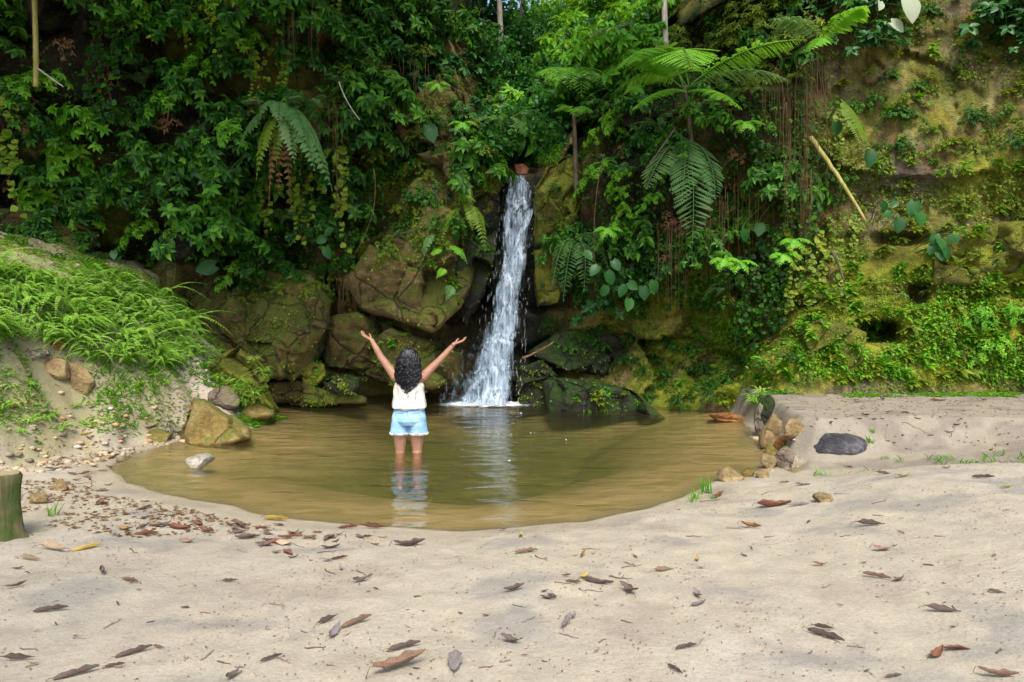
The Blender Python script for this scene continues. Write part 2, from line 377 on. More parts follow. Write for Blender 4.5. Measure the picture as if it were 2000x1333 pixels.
wz = (fbm(wx*2.5, wy*5, 0, 91, 3)-.5)*.012 + .012*np.cos(np.hypot(wx+.35, wy-11.3)*9)*np.exp(-np.hypot(wx+.35, wy-11.3)*.7)
tag(sheet('water', wx, wy, wz*sstep(4.8, 6.5, wy), t.m), kind='structure')
# ------------------------------------------------------------------ cliff: depth along the view for a lattice of pixels, then real points
LPX = [-1500, -700, -250, 0, 200, 400, 550, 700, 800, 880, 925, 950, 985, 1045, 1065, 1110, 1180, 1270, 1360, 1450, 1520, 1600, 1700, 1850, 2000, 2400, 3400]
LPY = [-700, -350, -120, 0, 100, 180, 250, 310, 345, 420, 500, 580, 640, 700, 760, 810, 880]
LY = {
-700: [6, 8, 10, 11, 12, 13, 13.5, 14.5, 16, 20, 24, 27, 29, 29, 27, 25, 22, 18, 15, 13, 12.4, 12, 11.8, 11.4, 11, 9, 5],
-350: [6, 8, 9.6, 10.5, 11, 11.6, 12, 13, 14.5, 18, 22, 26, 28, 28, 26, 23, 20, 16, 13.5, 12, 11.6, 11.2, 11, 10.7, 10.3, 8, 5],
-120: [6, 7.6, 9.3, 10.1, 10.5, 10.9, 11.3, 12, 13, 16, 20, 25, 27, 27, 25, 22, 18, 14.6, 12.6, 11.3, 10.9, 10.7, 10.6, 10.3, 10, 8, 5],
0:   [6, 7.5, 9.2, 9.9, 10.3, 10.6, 11, 11.6, 12.5, 15, 19, 23, 25, 25, 23, 20, 16.5, 13.8, 12.0, 10.9, 10.5, 10.4, 10.4, 10.1, 9.9, 8, 5],
100: [6, 7.5, 9.2, 9.9, 10.2, 10.5, 10.8, 11.3, 12, 13.6, 16, 19, 21, 21, 19.5, 17.5, 14.6, 12.4, 11, 10.4, 10.2, 10.2, 10.2, 10, 9.8, 8, 5],
180: [6, 7.5, 9.3, 9.9, 10.2, 10.5, 10.8, 11.3, 11.7, 12.2, 14, 16.5, 18, 18, 16.5, 14.5, 12.6, 11.2, 10.5, 10.2, 10.1, 10.2, 10.1, 9.9, 9.7, 8, 5],
250: [6, 7.6, 9.4, 10, 10.3, 10.6, 10.9, 11.3, 11.6, 11.9, 12.7, 14.5, 15.5, 15.5, 14, 12.8, 11.5, 10.7, 10.3, 10.1, 10.1, 10.2, 10.1, 9.8, 9.7, 8, 5],
310: [6, 7.7, 9.5, 10.2, 10.4, 10.7, 11.1, 11.4, 11.6, 11.8, 12.2, 12.9, 13.4, 13.2, 12.6, 12.0, 11.1, 10.5, 10.2, 10.1, 10.1, 10.1, 10, 9.8, 9.6, 8, 5],
345: [6, 7.8, 9.6, 10.3, 10.5, 10.8, 11.2, 11.4, 11.6, 11.8, 12.1, 12.4, 12.6, 12.5, 12.1, 11.8, 11.0, 10.4, 10.2, 10.1, 10.1, 10.1, 10, 9.7, 9.6, 8, 5],
420: [6, 7.9, 9.8, 10.5, 10.8, 11.1, 11.5, 11.6, 11.7, 11.9, 12.2, 12.4, 12.4, 12.4, 12.0, 11.7, 11.0, 10.5, 10.3, 10.1, 10.0, 10.0, 9.9, 9.7, 9.5, 8, 5],
500: [6, 8, 9.9, 10.6, 11.1, 11.5, 11.9, 11.9, 11.8, 12.0, 12.4, 12.5, 12.4, 12.3, 12.0, 11.8, 11.4, 10.8, 10.5, 10.2, 9.9, 9.8, 9.7, 9.5, 9.4, 8, 5],
580: [6, 8, 10, 10.8, 11.4, 11.8, 12.1, 12.1, 12.0, 12.2, 12.5, 12.5, 12.4, 12.3, 12.1, 12.1, 11.9, 11.3, 10.9, 10.4, 9.9, 9.6, 9.5, 9.4, 9.3, 8, 5],
640: [6, 8, 10, 10.9, 11.5, 11.9, 12.2, 12.2, 12.2, 12.4, 12.6, 12.5, 12.3, 12.3, 12.2, 12.3, 12.1, 11.5, 11.0, 10.5, 9.8, 9.4, 9.4, 9.3, 9.2, 8, 5],
700: [6, 8, 10, 10.9, 11.5, 12.0, 12.3, 12.3, 12.4, 12.5, 12.6, 12.5, 12.2, 12.2, 12.2, 12.1, 11.8, 11.2, 10.8, 10.3, 9.6, 9.3, 9.3, 9.2, 9.2, 8, 5],
760: [6, 8, 10, 11, 11.5, 12.0, 12.4, 12.5, 12.6, 12.7, 12.7, 12.5, 12.2, 12.1, 12.1, 11.8, 11.3, 10.9, 10.7, 10.2, 9.3, 9.12, 9.1, 9.1, 9.1, 8, 5],
810: [6, 8, 10, 11, 11.5, 12.0, 12.4, 12.6, 12.8, 12.9, 12.9, 12.6, 12.2, 12.0, 12.0, 11.6, 11.1, 10.8, 10.6, 10.1, 9.15, 9.05, 9.05, 9.05, 9.05, 8, 5],
880: [6, 8, 10, 11, 11.5, 12.0, 12.5, 12.7, 12.9, 13, 13, 12.7, 12.2, 12.0, 12.0, 11.6, 11.1, 10.8, 10.6, 10.1, 9.15, 9.05, 9.05, 9.05, 9.05, 8, 5]}
STEP = 6
cpx = np.concatenate([np.arange(-1500, -400, 25), np.arange(-400, 2500, STEP), np.arange(2500, 3401, 25)]).astype(float)
cpy = np.concatenate([np.arange(-700, -30, 20), np.arange(-30, 881, STEP)]).astype(float)
tab = np.array([LY[k] for k in LPY], float)
t1 = np.array([np.interp(cpx, LPX, row) for row in tab])
CY = np.array([np.interp(cpy, LPY, t1[:, j]) for j in range(len(cpx))]).T
for _ in range(4):
    CY[1:-1] = (CY[:-2]+2*CY[1:-1]+CY[2:])/4; CY[:, 1:-1] = (CY[:, :-2]+2*CY[:, 1:-1]+CY[:, 2:])/4
CPX, CPY = np.meshgrid(cpx, cpy)
p0 = P(CPX, CPY, CY); x, y, z = p0[..., 0], p0[..., 1], p0[..., 2]
d1, d2, cv = cell(x*.55+fbm(x, y, z, 101, 2)*.8, y*.4, z*.75+fbm(x, y, z, 103, 2)*.6, 5)
e1, e2, ev = cell(x*1.5, y*1.2, z*2.0+.4*fbm(x*2, y, z, 107, 2), 9)
nz0 = fbm(x, y, z, 109, 2)
dY = -(cv-.5)*.5 - d1*.75 - e1*.26 - (ev-.5)*.12 + .16*np.exp(-(d2/.06)**2)*(nz0 > .5)
dY += -(fbm(x*.8, y*.8, z*.8, 111, 4)-.5)*.9 - (fbm(x*4, y*4, z*4, 113, 4)-.5)*.22 - (fbm(x*14, y*14, z*14, 117, 2)-.5)*.06
dY *= 1-.74*sstep(1480, 1640, CPX)
dY += -.10*(fbm(x*5, y*5, z*2.2, 119, 4)-.5)*sstep(1480, 1640, CPX)
dY *= .25+.75*sstep(795, 740, CPY)*np.where(CPX > 1480, sstep(775, 700, CPY), 1)
def hole(cx_, cy_, rx, ry, dep): return dep*np.exp(-(((CPX-cx_)/rx)**4+((CPY-cy_)/ry)**4))
dY += hole(1716, 648, 36, 20, 1.3)+hole(1760, 468, 55, 12, .35)+hole(860, 360, 16, 34, .5)+hole(1520, 588, 60, 12, .4)+hole(1790, 575, 22, 20, .5)
CYd = CY + dY
CYd = np.where(CPX < 0, np.minimum(CYd, CY+.3), CYd)
CP = P(CPX, CPY, CYd)
gw = sstep(880, 950, CPX)*sstep(1330, 1230, CPX); TOPY = 80          # crest of the gorge: beyond it the ground is level and the sky shows
jt = int(np.argmax(cpy >= TOPY)); crest = CP[jt][None]+np.stack([0*CPX, np.maximum(TOPY-CPY, 0)*.05, -np.maximum(TOPY-CPY, 0)*.004], -1)
CP = np.where((CPY < TOPY)[..., None], CP*(1-gw[..., None])+crest*gw[..., None], CP)
def cidx(px, py):
    return np.interp(px, cpx, np.arange(len(cpx))), np.interp(py, cpy, np.arange(len(cpy)))
def S(px, py):
    px = np.atleast_1d(np.asarray(px, float)); py = np.atleast_1d(np.asarray(py, float))
    fx, fy = cidx(px, py); i = np.clip(fx.astype(int), 0, len(cpx)-2); j = np.clip(fy.astype(int), 0, len(cpy)-2); a = (fx-i)[:, None]; b = (fy-j)[:, None]
    return (CP[j, i]*(1-a)+CP[j, i+1]*a)*(1-b)+(CP[j+1, i]*(1-a)+CP[j+1, i+1]*a)*b
NRM = np.cross(np.gradient(P(CPX, CPY, CY), axis=1), np.gradient(P(CPX, CPY, CY), axis=0)); NRM = norm(NRM)
NRM *= np.where((NRM*(CP-np.array([0, 0, 1.6]))).sum(-1, keepdims=True) > 0, -1, 1)
def SN(px, py):
    fx, fy = cidx(np.atleast_1d(px), np.atleast_1d(py)); return NRM[np.clip(fy.astype(int), 0, len(cpy)-1), np.clip(fx.astype(int), 0, len(cpx)-1)]
# colours of the rock (ochre sandstone, wet dark rock, moss) laid out by region, with the shade of the hollows painted in
X_, Y_, Z_ = CP[..., 0], CP[..., 1], CP[..., 2]
nA = fbm(X_*.9, Y_*.9, Z_*.9, 121, 4); nB = fbm(X_*3, Y_*3, Z_*3, 123, 4); nS = fbm(X_*5, Y_*5, Z_*.9, 127, 4)
cc = np.broadcast_to(np.array((.26, .175, .07)), CP.shape).copy()
cc = lerp(cc, (.42, .30, .14), sstep(.45, .65, nA)); cc = lerp(cc, (.075, .055, .03), sstep(.5, .68, nB)*.8)
right = sstep(1500, 1700, CPX)
hollow_shade = np.clip(sstep(900, 820, CPX)*sstep(500, 440, CPY)+sstep(1130, 1200, CPX)*sstep(1640, 1520, CPX)*sstep(640, 560, CPY)+sstep(560, 500, CPY)*sstep(700, 560, CPX), 0, 1)
cc = lerp(cc, (.022, .018, .010), hollow_shade*(.55+.42*sstep(.66, .5, nA)))  # deep shade of the hollows and overhang, painted near-black into the cliff colour
cc = lerp(cc, (.155, .115, .04), right*.9*sstep(600, 450, CPY)); cc = lerp(cc, (.27, .22, .13), right*sstep(.5, .62, nB)*sstep(560, 400, CPY)*.8)
cc = lerp(cc, (.36, .13, .035), np.exp(-(((CPX-1835)/90)**2+((CPY-300)/90)**2))*sstep(.42, .6, nS)*.9)
cc = lerp(cc, (.20, .17, .17), np.exp(-(((CPX-1755)/70)**2+((CPY-360)/60)**2))*.7)
cc = lerp(cc, (.075, .055, .03), right*sstep(.5, .6, nS)*.85)
moss = np.clip(sstep(1050, 1400, CPX)*sstep(420, 600, CPY)*1.0 + .4*sstep(.45, .65, nA) + sstep(1640, 1950, CPX)*sstep(50, 350, CPY)*.45, 0, 1)*sstep(.30, .48, fbm(X_*2.2, Y_*2.2, Z_*2.2, 131, 4))
moss *= 1-.8*sstep(730, 770, CPY)*right
cc = lerp(cc, (.36, .39, .02), moss*.92); cc = lerp(cc, (.15, .23, .018), moss*sstep(.5, .65, nB)*.7)
cc = lerp(cc, (.30, .26, .18), right*sstep(700, 765, CPY)*sstep(.4, .6, nB)*.8)
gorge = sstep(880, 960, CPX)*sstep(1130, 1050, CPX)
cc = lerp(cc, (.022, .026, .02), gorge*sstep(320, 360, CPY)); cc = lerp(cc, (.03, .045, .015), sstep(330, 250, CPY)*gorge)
t = NT('cliff_rock'); base = t.attr('Col', 'Color')
c = t.mix(1, base, t.ramp(t.noise(5, 10, .78), [(.28, .35), (.5, .95), (.72, 1.6)]), 'MULTIPLY')
c = t.mix(1, c, t.ramp(t.noise(45, 5, .8), [(.3, .6), (.7, 1.35)]), 'MULTIPLY')
c = t.mix(1, c, t.ramp(t.noise(9, 6, .65, sc=(1, 1, .22)), [(.3, .62), (.65, 1.2)]), 'MULTIPLY')
c = t.mix(t.math('MULTIPLY', t.ramp(t.noise(22, 6, .75), [(.52, 0), (.64, 1)]), .5), c, (.11, .13, .02))
t.setp(c, t.ramp(t.noise(3, 3), [(.3, .55), (.7, .95)]), .3)
hh = t.math('ADD', t.noise(6, 8, .72), t.math('MULTIPLY', t.noise(45, 4, .7), .25)); t.bump(hh, 1, .13)
M['cliff'] = t.m
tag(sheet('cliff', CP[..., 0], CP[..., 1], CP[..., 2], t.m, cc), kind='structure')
# ------------------------------------------------------------------ rocks
def rockmat(name, base, dark, mossc=None, mossamt=.5, light=None, mossscale=3.0, wetdark=False):
    t = NT(name); n = t.noise(4, 7, .7); c = t.ramp(n, [(.28, dark), (.52, base), (.75, light or tuple(min(1, x*1.35) for x in base))])
    c = t.mix(1, c, t.ramp(t.noise(24, 6, .75), [(.3, .65), (.6, 1.12)]), 'MULTIPLY')
    if mossc:
        g = t.node('ShaderNodeNewGeometry'); s = t.node('ShaderNodeSeparateXYZ'); t.l.new(g.outputs['Normal'], s.inputs[0])
        f = t.math('ADD', t.noise(mossscale, 6, .7), t.math('MULTIPLY', s.outputs[2], .22))
        f = t.ramp(f, [(.72-mossamt*.45, 0), (.80-mossamt*.40, 1)])
        mc = t.ramp(t.noise(30, 4, .7), [(.3, tuple(x*.45 for x in mossc)), (.7, mossc)]); c = t.mix(t.math('MULTIPLY', f, .9), c, mc)
    cr = t.node('ShaderNodeTexVoronoi'); cr.feature = 'DISTANCE_TO_EDGE'; cr.inputs['Scale'].default_value = 1.5; cv_ = t.mix(.14, t.pos(), t.node('ShaderNodeTexNoise').outputs['Color']); t.l.new(cv_, cr.inputs['Vector'])
    ck = t.ramp(cr.outputs['Distance'], [(0, 0), (.012, .35), (.03, 1)] if mossc and name != 'stone_gold' else [(0, 1), (1, 1)]); c = t.mix(1, c, t.ramp(ck, [(0, .42), (1, 1.)]), 'MULTIPLY'); c = t.mix(1, c, t.ramp(t.noise(1.6, 5, .6), [(.35, .5), (.6, 1.1)]), 'MULTIPLY')
    t.setp(c, t.ramp(t.noise(5, 3), [(.3, .4 if wetdark else .65), (.7, .9)]), .35)
    h = t.math('ADD', t.math('ADD', t.noise(7, 8, .7), t.math('MULTIPLY', ck, .35)), t.math('MULTIPLY', t.noise(38, 5, .75), .35)); t.bump(h, 1, .11); return t.m
M['rk_ochre'] = rockmat('rock_ochre', (.31, .22, .085), (.10, .07, .025), (.17, .20, .02), .62, (.47, .36, .18))
M['rk_olive'] = rockmat('rock_olive', (.20, .145, .045), (.06, .045, .015), (.14, .17, .018), .65)
M['rk_dark'] = rockmat('rock_wet_dark', (.045, .04, .03), (.015, .013, .01), (.05, .10, .012), .45, (.10, .085, .06), wetdark=True)
M['rk_greymoss'] = rockmat('rock_grey_moss', (.06, .055, .042), (.02, .018, .014), (.045, .10, .010), .6, (.13, .12, .10), wetdark=True)
M['rk_moss'] = rockmat('rock_mossy', (.26, .23, .06), (.13, .12, .025), (.29, .32, .02), .9)
M['rk_tan'] = rockmat('stone_tan', (.50, .36, .17), (.27, .17, .07), None, 0, (.62, .50, .32))
M['rk_gold'] = rockmat('stone_gold', (.42, .30, .09), (.24, .16, .03), (.24, .26, .05), .35, (.52, .44, .26))
M['rk_rust'] = rockmat('stone_rust', (.42, .19, .05), (.20, .09, .02), None, 0, (.55, .36, .16))
M['rk_grey'] = rockmat('stone_grey', (.10, .095, .11), (.045, .042, .05), None, 0, (.36, .35, .36))
M['rk_white'] = rockmat('stone_white', (.55, .52, .42), (.34, .31, .20), (.34, .36, .12), .3, (.68, .66, .58))
M['rk_pale'] = rockmat('stone_pale', (.66, .62, .50), (.42, .39, .28), None, 0, (.80, .77, .68))
M['rk_pink'] = rockmat('stone_red', (.42, .16, .09), (.26, .10, .06), None, 0, (.5, .26, .18))
M['rk_earth'] = rockmat('rock_earthen', (.40, .32, .23), (.24, .18, .12), (.2, .24, .03), .25, (.5, .42, .32))
_rk = [0]
def slab(label, poly, Y, front, back, mat, tx=0, ty=0, seed=None, cat='rock', name='boulder', group=None, pw=14, amp=1.1, nr=34, na=150):
    """rock whose outline is given as seen, standing at depth Y with real thickness; tx, ty tilt its front face (m per 100 px)"""
    _rk[0] += 1; s = 200+_rk[0]*7; poly = np.array(poly, float); c = poly.mean(0)
    n = len(poly); pp = []
    for i in range(n):
        a, b_ = poly[i], poly[(i+1) % n]
        for k in np.arange(0, 1, .05): pp.append(a+(b_-a)*k)
    pp = np.array(pp); ang = np.arctan2(pp[:, 1]-c[1], pp[:, 0]-c[0]); o = np.argsort(ang); ang = ang[o]; rr = np.hypot(*(pp[o]-c).T)
    A = np.linspace(-np.pi, np.pi, na, endpoint=False); E = np.interp(A, ang, rr, period=2*np.pi)
    E = E*(1+.03*(fbm(np.cos(A)*4+s, np.sin(A)*4, 0, s, 3)-.5))
    V = []; rs = np.r_[np.linspace(0, .9, nr), .93, .955, .975, .988, .996, 1.]
    for side in (0, 1):
        for r in (rs if side == 0 else rs[::-1][1:]):
            q = r if side == 0 else r
            px = c[0]+np.cos(A)*E*r; py = c[1]+np.sin(A)*E*r
            prof = (1-q**pw)**.5
            tilt = (tx*(px-c[0])+ty*(py-c[1]))/100
            y_ = Y + tilt - front*prof if side == 0 else Y + tilt + back*prof
            V.append(P(px, py, y_))
    V = np.array(V); x, y, z = V[..., 0], V[..., 1], V[..., 2]
    d1, d2, cv = cell(x*1.15, y*1.15, z*1.25+.2*fbm(x*2, y*2, z*2, s, 2), s)
    k = amp*(-(fbm(x*1.5, y*1.5, z*1.5, s+1, 4)-.5)*.22-(cv-.5)*.05-d1*.62+.04*np.exp(-(d2/.03)**2)+.035*np.abs(((z*5.5+x*1.2+fbm(x, y, z, s+9, 2)*2) % 1)-.5)-(fbm(x*7, y*7, z*7, s+2, 3)-.5)*.14-(fbm(x*17, y*17, z*17, s+6, 2)-.5)*.05)
    V[..., 1] += k; j = amp*.5
    V[..., 0] += j*(fbm(x*3, y*3, z*3, s+3, 4)-.5)*.22; V[..., 2] += j*(fbm(x*3, y*3, z*3, s+4, 4)-.5)*.22
    m = len(V); b = B(); idx = np.arange(m*na).reshape(m, na); nx = np.roll(idx, -1, 1)
    q = np.stack([idx[:-1], nx[:-1], nx[1:], idx[1:]], -1).reshape(-1, 4)
    b.add(V, q); org = P(c[0], poly[:, 1].max(), Y)
    o_ = b.build(name, mat, origin=org)
    return tag(o_, label, cat, group)
def stone(label, loc, size, mat, seed=1, rot=0, cat='stone', name='stone', group=None, cuts=9, sub=4, sink=.25, build=True, tilt=0):
    rs = np.random.RandomState(seed); bm = bmesh.new(); bmesh.ops.create_icosphere(bm, subdivisions=sub, radius=1)
    v = np.array([w.co[:] for w in bm.verts]); f = [[w.index for w in fc.verts] for fc in bm.faces]; bm.free()
    for _ in range(cuts):
        n = norm(rs.randn(3)); d = rs.uniform(.55, .9); k = v@n; v -= np.maximum(k-d, 0)[:, None]*n*.92
    v *= 1+(fbm(v[:, 0]*1.4+seed, v[:, 1]*1.4, v[:, 2]*1.4, seed, 3)-.5)[:, None]*.35+(fbm(v[:, 0]*5+seed, v[:, 1]*5, v[:, 2]*5, seed+3, 3)-.5)[:, None]*.10
    v *= np.array(size)/2
    if tilt: c_, s_ = math.cos(tilt), math.sin(tilt); v = v@np.array([[c_, 0, s_], [0, 1, 0], [-s_, 0, c_]]).T
    c_, s_ = math.cos(rot), math.sin(rot); v = v@np.array([[c_, -s_, 0], [s_, c_, 0], [0, 0, 1]]).T
    zmin = v[:, 2].min(); v[:, 2] -= zmin*(1-sink*2)
    if not build: return v, np.array(f)
    b = B(); b.add(v, None, f); o = b.build(name, mat); o.location = loc; return tag(o, label, cat, group)
slab('large ochre mossy rock block jutting out above the woman, left of waterfall', [(680, 545), (735, 465), (775, 425), (795, 330), (850, 305), (915, 318), (925, 400), (900, 470), (925, 530), (905, 600), (845, 652), (770, 628), (690, 600)], 11.35, .38, .9, M['rk_ochre'], tx=.12, ty=-.10)
slab('low wide mossy rock slab directly behind the raised left hand', [(652, 618), (700, 610), (770, 640), (850, 668), (905, 690), (895, 755), (800, 760), (735, 748), (690, 735), (628, 715)], 11.45, .30, .9, M['rk_olive'], ty=.05)
slab('broad brown rock block between green bank and the low slab', [(400, 640), (455, 560), (520, 520), (610, 530), (655, 590), (642, 655), (612, 708), (575, 745), (490, 728), (405, 700)], 11.0, .34, .9, M['rk_olive'], tx=.1, ty=-.12)
slab('small upright yellow-green mossy rock in the gap above waterline', [(590, 715), (612, 705), (635, 712), (638, 735), (615, 757), (590, 755)], 11.0, .2, .3, M['rk_moss'], amp=.4, nr=14, na=60)
slab('flat green boulder at the waterline left of the woman', [(630, 742), (660, 733), (705, 736), (708, 755), (690, 772), (640, 768)], 11.0, .25, .4, M['rk_greymoss'], amp=.4, nr=14, na=60)
slab('low rusty ledge along far waterline under the rock blocks', [(525, 745), (580, 742), (640, 762), (715, 776), (715, 790), (600, 792), (525, 790)], 11.05, .3, .5, M['rk_olive'], amp=.5)
slab('long dark wet boulder right of waterfall with rusty top edge', [(1060, 746), (1100, 738), (1160, 744), (1225, 760), (1262, 782), (1300, 816), (1200, 816), (1070, 806)], 10.75, .4, .7, M['rk_greymoss'], tx=-.1, amp=.7)
slab('dark wet rock ledge beside the foot of waterfall', [(1008, 722), (1060, 705), (1095, 740), (1075, 802), (1012, 800)], 11.35, .3, .6, M['rk_dark'], amp=.6)
slab('dark dripping boulder above the ledge right of waterfall', [(1030, 690), (1085, 650), (1150, 640), (1215, 660), (1240, 710), (1180, 735), (1090, 722)], 11.9, .2, .8, M['rk_dark'], amp=.8)
slab('tall yellow-green mossy rock pillar right of waterfall top', [(1046, 365), (1065, 330), (1112, 308), (1135, 330), (1128, 430), (1105, 520), (1092, 590), (1048, 600), (1042, 480)], 11.85, .4, .8, M['rk_moss'], tx=-.05)
slab('narrow shaded rock shoulder left of waterfall', [(905, 420), (940, 380), (975, 360), (982, 400), (968, 500), (945, 580), (905, 640), (885, 560)], 11.95, .35, .7, M['rk_dark'], amp=.8)
slab('rounded mossy rock left of the waterfall lip', [(905, 352), (935, 322), (972, 335), (980, 365), (960, 420), (915, 430)], 12.0, .3, .6, M['rk_olive'], amp=.7)
slab('large heart shaped mossy rock in right wall beside the hole', [(1562, 640), (1600, 625), (1650, 630), (1686, 650), (1680, 700), (1655, 750), (1610, 765), (1580, 720)], 9.38, .22, .6, M['rk_moss'], amp=.55)
slab('mossy sloping slab right of the dark crevice', [(1830, 470), (1900, 440), (2010, 430), (2030, 520), (1900, 560), (1820, 560)], 9.5, .16, .5, M['rk_moss'], amp=.6)
slab('brown mossy rock column high on left cliff edge', [(800, 190), (850, 160), (905, 190), (925, 250), (915, 300), (850, 330), (790, 300), (770, 240)], 11.75, .35, .8, M['rk_ochre'], tx=.2, amp=.9)
slab('shaded yellowish rock outcrop at far left above the ferns', [(-60, 420), (20, 408), (120, 430), (180, 440), (175, 480), (150, 540), (-60, 540)], 10.2, .35, .8, M['rk_olive'], amp=.8)
slab('shaded brown rock face behind heart leaves and ferns', [(250, 540), (330, 500), (430, 520), (460, 580), (430, 650), (330, 640), (250, 600)], 11.3, .4, .8, M['rk_olive'])
slab('mossy earthen rock outcrop at the tip of left bank', [(410, 700), (450, 683), (490, 700), (512, 740), (520, 775), (535, 800), (530, 822), (480, 820), (430, 780), (400, 740)], 9.55, .3, .6, M['rk_moss'], amp=.9)
# named stones of the shore
def st(label, px, py, wpx, hpx, mat, seed, group=None, rot=0, dep=.8, cuts=9, dy=0, tilt=0, zc=None, **k):
    g = G(px, py+hpx/2) ; Y = g[1]+dy; s = Y/F; w = wpx*s*1.08; h = hpx*s*1.25
    p = P(px, py, Y); z0 = p[2]-h/2-h*.18; h *= 1.16
    return stone(label, (p[0], Y+w*dep*.35, z0), (w, w*dep, h), mat, seed, rot, group=group, cuts=cuts, sink=0, tilt=tilt, **k)
slab('large triangular golden slab of stone at left edge of pool', [(377, 777), (400, 780), (430, 800), (470, 822), (488, 840), (486, 858), (420, 876), (352, 878), (350, 852), (366, 815)], 8.1, .16, .30, M['rk_gold'], ty=-.30, amp=.30, cat='stone', name='stone', pw=9)
st('round whitish stone poking out of water on left', 380, 903, 52, 22, M['rk_pale'], 11, cuts=6, dy=.0, dep=1.1)
st('low golden stone half buried at left waterline', 302, 852, 62, 24, M['rk_gold'], 12)
st('tan stone left of the triangular slab', 336, 842, 40, 26, M['rk_white'], 13)
st('big tan stone on dirt slope at left, highest of three', 98, 715, 56, 34, M['rk_tan'], 14)
st('big tan stone on dirt slope, rightmost of three', 142, 740, 62, 52, M['rk_tan'], 15)
st('small reddish stone on dirt slope below ferns', 105, 672, 34, 20, M['rk_pink'], 16)
st('flat pale stone on dirt slope near left edge', 62, 690, 46, 18, M['rk_white'], 17)
st('mossy stone at foot of bank outcrop by waterline', 492, 806, 72, 34, M['rk_gold'], 18)
st('pale lumpy stone above triangular slab', 425, 778, 66, 46, M['rk_earth'], 19)
st('small brown stone on sand near the stump', 112, 950, 32, 20, M['rk_tan'], 20)
st('ochre stone on sand beside the stump', 68, 975, 34, 22, M['rk_tan'], 21)
sw = 'stones walling the terrace at the pool corner'
st('dark grey flat rock streaked white at terrace foot', 1640, 864, 128, 38, M['rk_grey'], 31, dep=.55, cuts=7, rot=.1)
st('orange topped tan stone on the terrace corner', 1562, 838, 66, 36, M['rk_tan'], 33, sw, cuts=12)
st('large pale block on terrace corner left of orange one', 1518, 838, 54, 56, M['rk_tan'], 34, sw, cuts=12)
st('tall grey green upright stone at terrace edge', 1502, 800, 36, 54, M['rk_greymoss'], 35, sw, cuts=12)
st('slanting grey stone behind upright one at terrace edge', 1488, 822, 26, 60, M['rk_earth'], 36, sw)
st('small golden stone in gap under orange topped stone', 1530, 866, 36, 28, M['rk_rust'], 37, sw)
st('pale small stone at waterline under the blocks', 1504, 862, 30, 34, M['rk_tan'], 38, sw)
st('brown wet stone at waterline below pale small one', 1508, 882, 30, 20, M['rk_gold'], 39, sw)
st('golden stone above the lowest stones at pool corner', 1506, 900, 32, 32, M['rk_tan'], 40, sw)
st('grey slanting stone right of golden one at sand edge', 1534, 896, 42, 40, M['rk_earth'], 41, sw)
st('low flat tan stone at waterline below pool corner', 1432, 929, 54, 24, M['rk_tan'], 42, sw)
st('small golden stone right of low flat tan one', 1466, 924, 26, 18, M['rk_gold'], 43, sw)
st('small pale stone lowest before the sand at pool corner', 1490, 925, 26, 18, M['rk_tan'], 44, sw)
st('beige oval stone lying on the right sand', 1611, 974, 36, 15, M['rk_tan'], 45)
slab('rusty orange flat stone at waterline under right wall', [(1380, 808), (1420, 806), (1462, 814), (1462, 828), (1400, 824)], 9.6, .15, .25, M['rk_rust'], amp=.15, cat='stone', name='stone', nr=10, na=50)
slab('pinkish red stone perched at the waterfall lip', [(1003, 322), (1022, 320), (1034, 330), (1030, 342), (1008, 342)], 12.1, .10, .15, M['rk_pink'], amp=.12, cat='stone', name='stone', nr=10, na=50)
slab('dark split stone beside red one at waterfall lip', [(1030, 325), (1062, 330), (1068, 352), (1050, 362), (1032, 345)], 12.15, .15, .3, M['rk_dark'], amp=.3, cat='stone', name='stone', nr=10, na=50)
# stump at far left
def stump():
    g = G(2, 1050); t = NT('stump_wood'); n = t.noise(10, 6, .7, sc=(3, 3, .4)); c = t.ramp(n, [(.3, (.06, .05, .025)), (.55, (.16, .13, .07)), (.8, (.26, .21, .12))])
    c = t.mix(t.ramp(t.noise(4, 4), [(.4, 0), (.55, .85)]), c, (.04, .075, .012)); t.setp(c, .85, .2); t.bump(n, .8, .03)
    r = empty('tree_stump', g); tag(r, 'cut mossy tree stump at left edge of the sand', 'stump')
    b = B(); na = 40; zz = [0, .03, .08, .16, .26, .36, .42, .445]; rr = [.15, .13, .115, .108, .105, .112, .12, .108]
    V = np.array([[((q*(1+.12*math.sin(3*a+1)+.07*math.sin(7*a+z_*6)+.03*math.sin(13*a)))*math.cos(a), (q*(1+.12*math.sin(3*a+1)+.07*math.sin(7*a)))*math.sin(a), z_-.03) for a in np.linspace(0, 2*np.pi, na, endpoint=False)] for z_, q in zip(zz, rr)])
    idx = np.arange(len(zz)*na).reshape(-1, na); nx = np.roll(idx, -1, 1); b.add(V, np.stack([idx[:-1], nx[:-1], nx[1:], idx[1:]], -1)); b.build('trunk', t.m, r)
    t2 = NT('stump_cut'); t2.setp(t2.ramp(t2.voro(3, out='Distance'), [(.1, (.20, .16, .09)), (.6, (.33, .27, .17))]), .8, .2); t2.bump(t2.noise(20, 5), .5)
    b2 = B(); a = np.linspace(0, 2*np.pi, na, endpoint=False); e = V[-1]; rings = [e]+[np.c_[e[:, :2]*k, e[:, 2]+.008*(1-k)+.01*np.sin(a*3)*k] for k in (.9, .6, .3, .04)]
    idx = np.arange(5*na).reshape(-1, na); nx = np.roll(idx, -1, 1); b2.add(np.array(rings), np.stack([idx[:-1], nx[:-1], nx[1:], idx[1:]], -1)); b2.build('cut_face', t2.m, r)
stump()
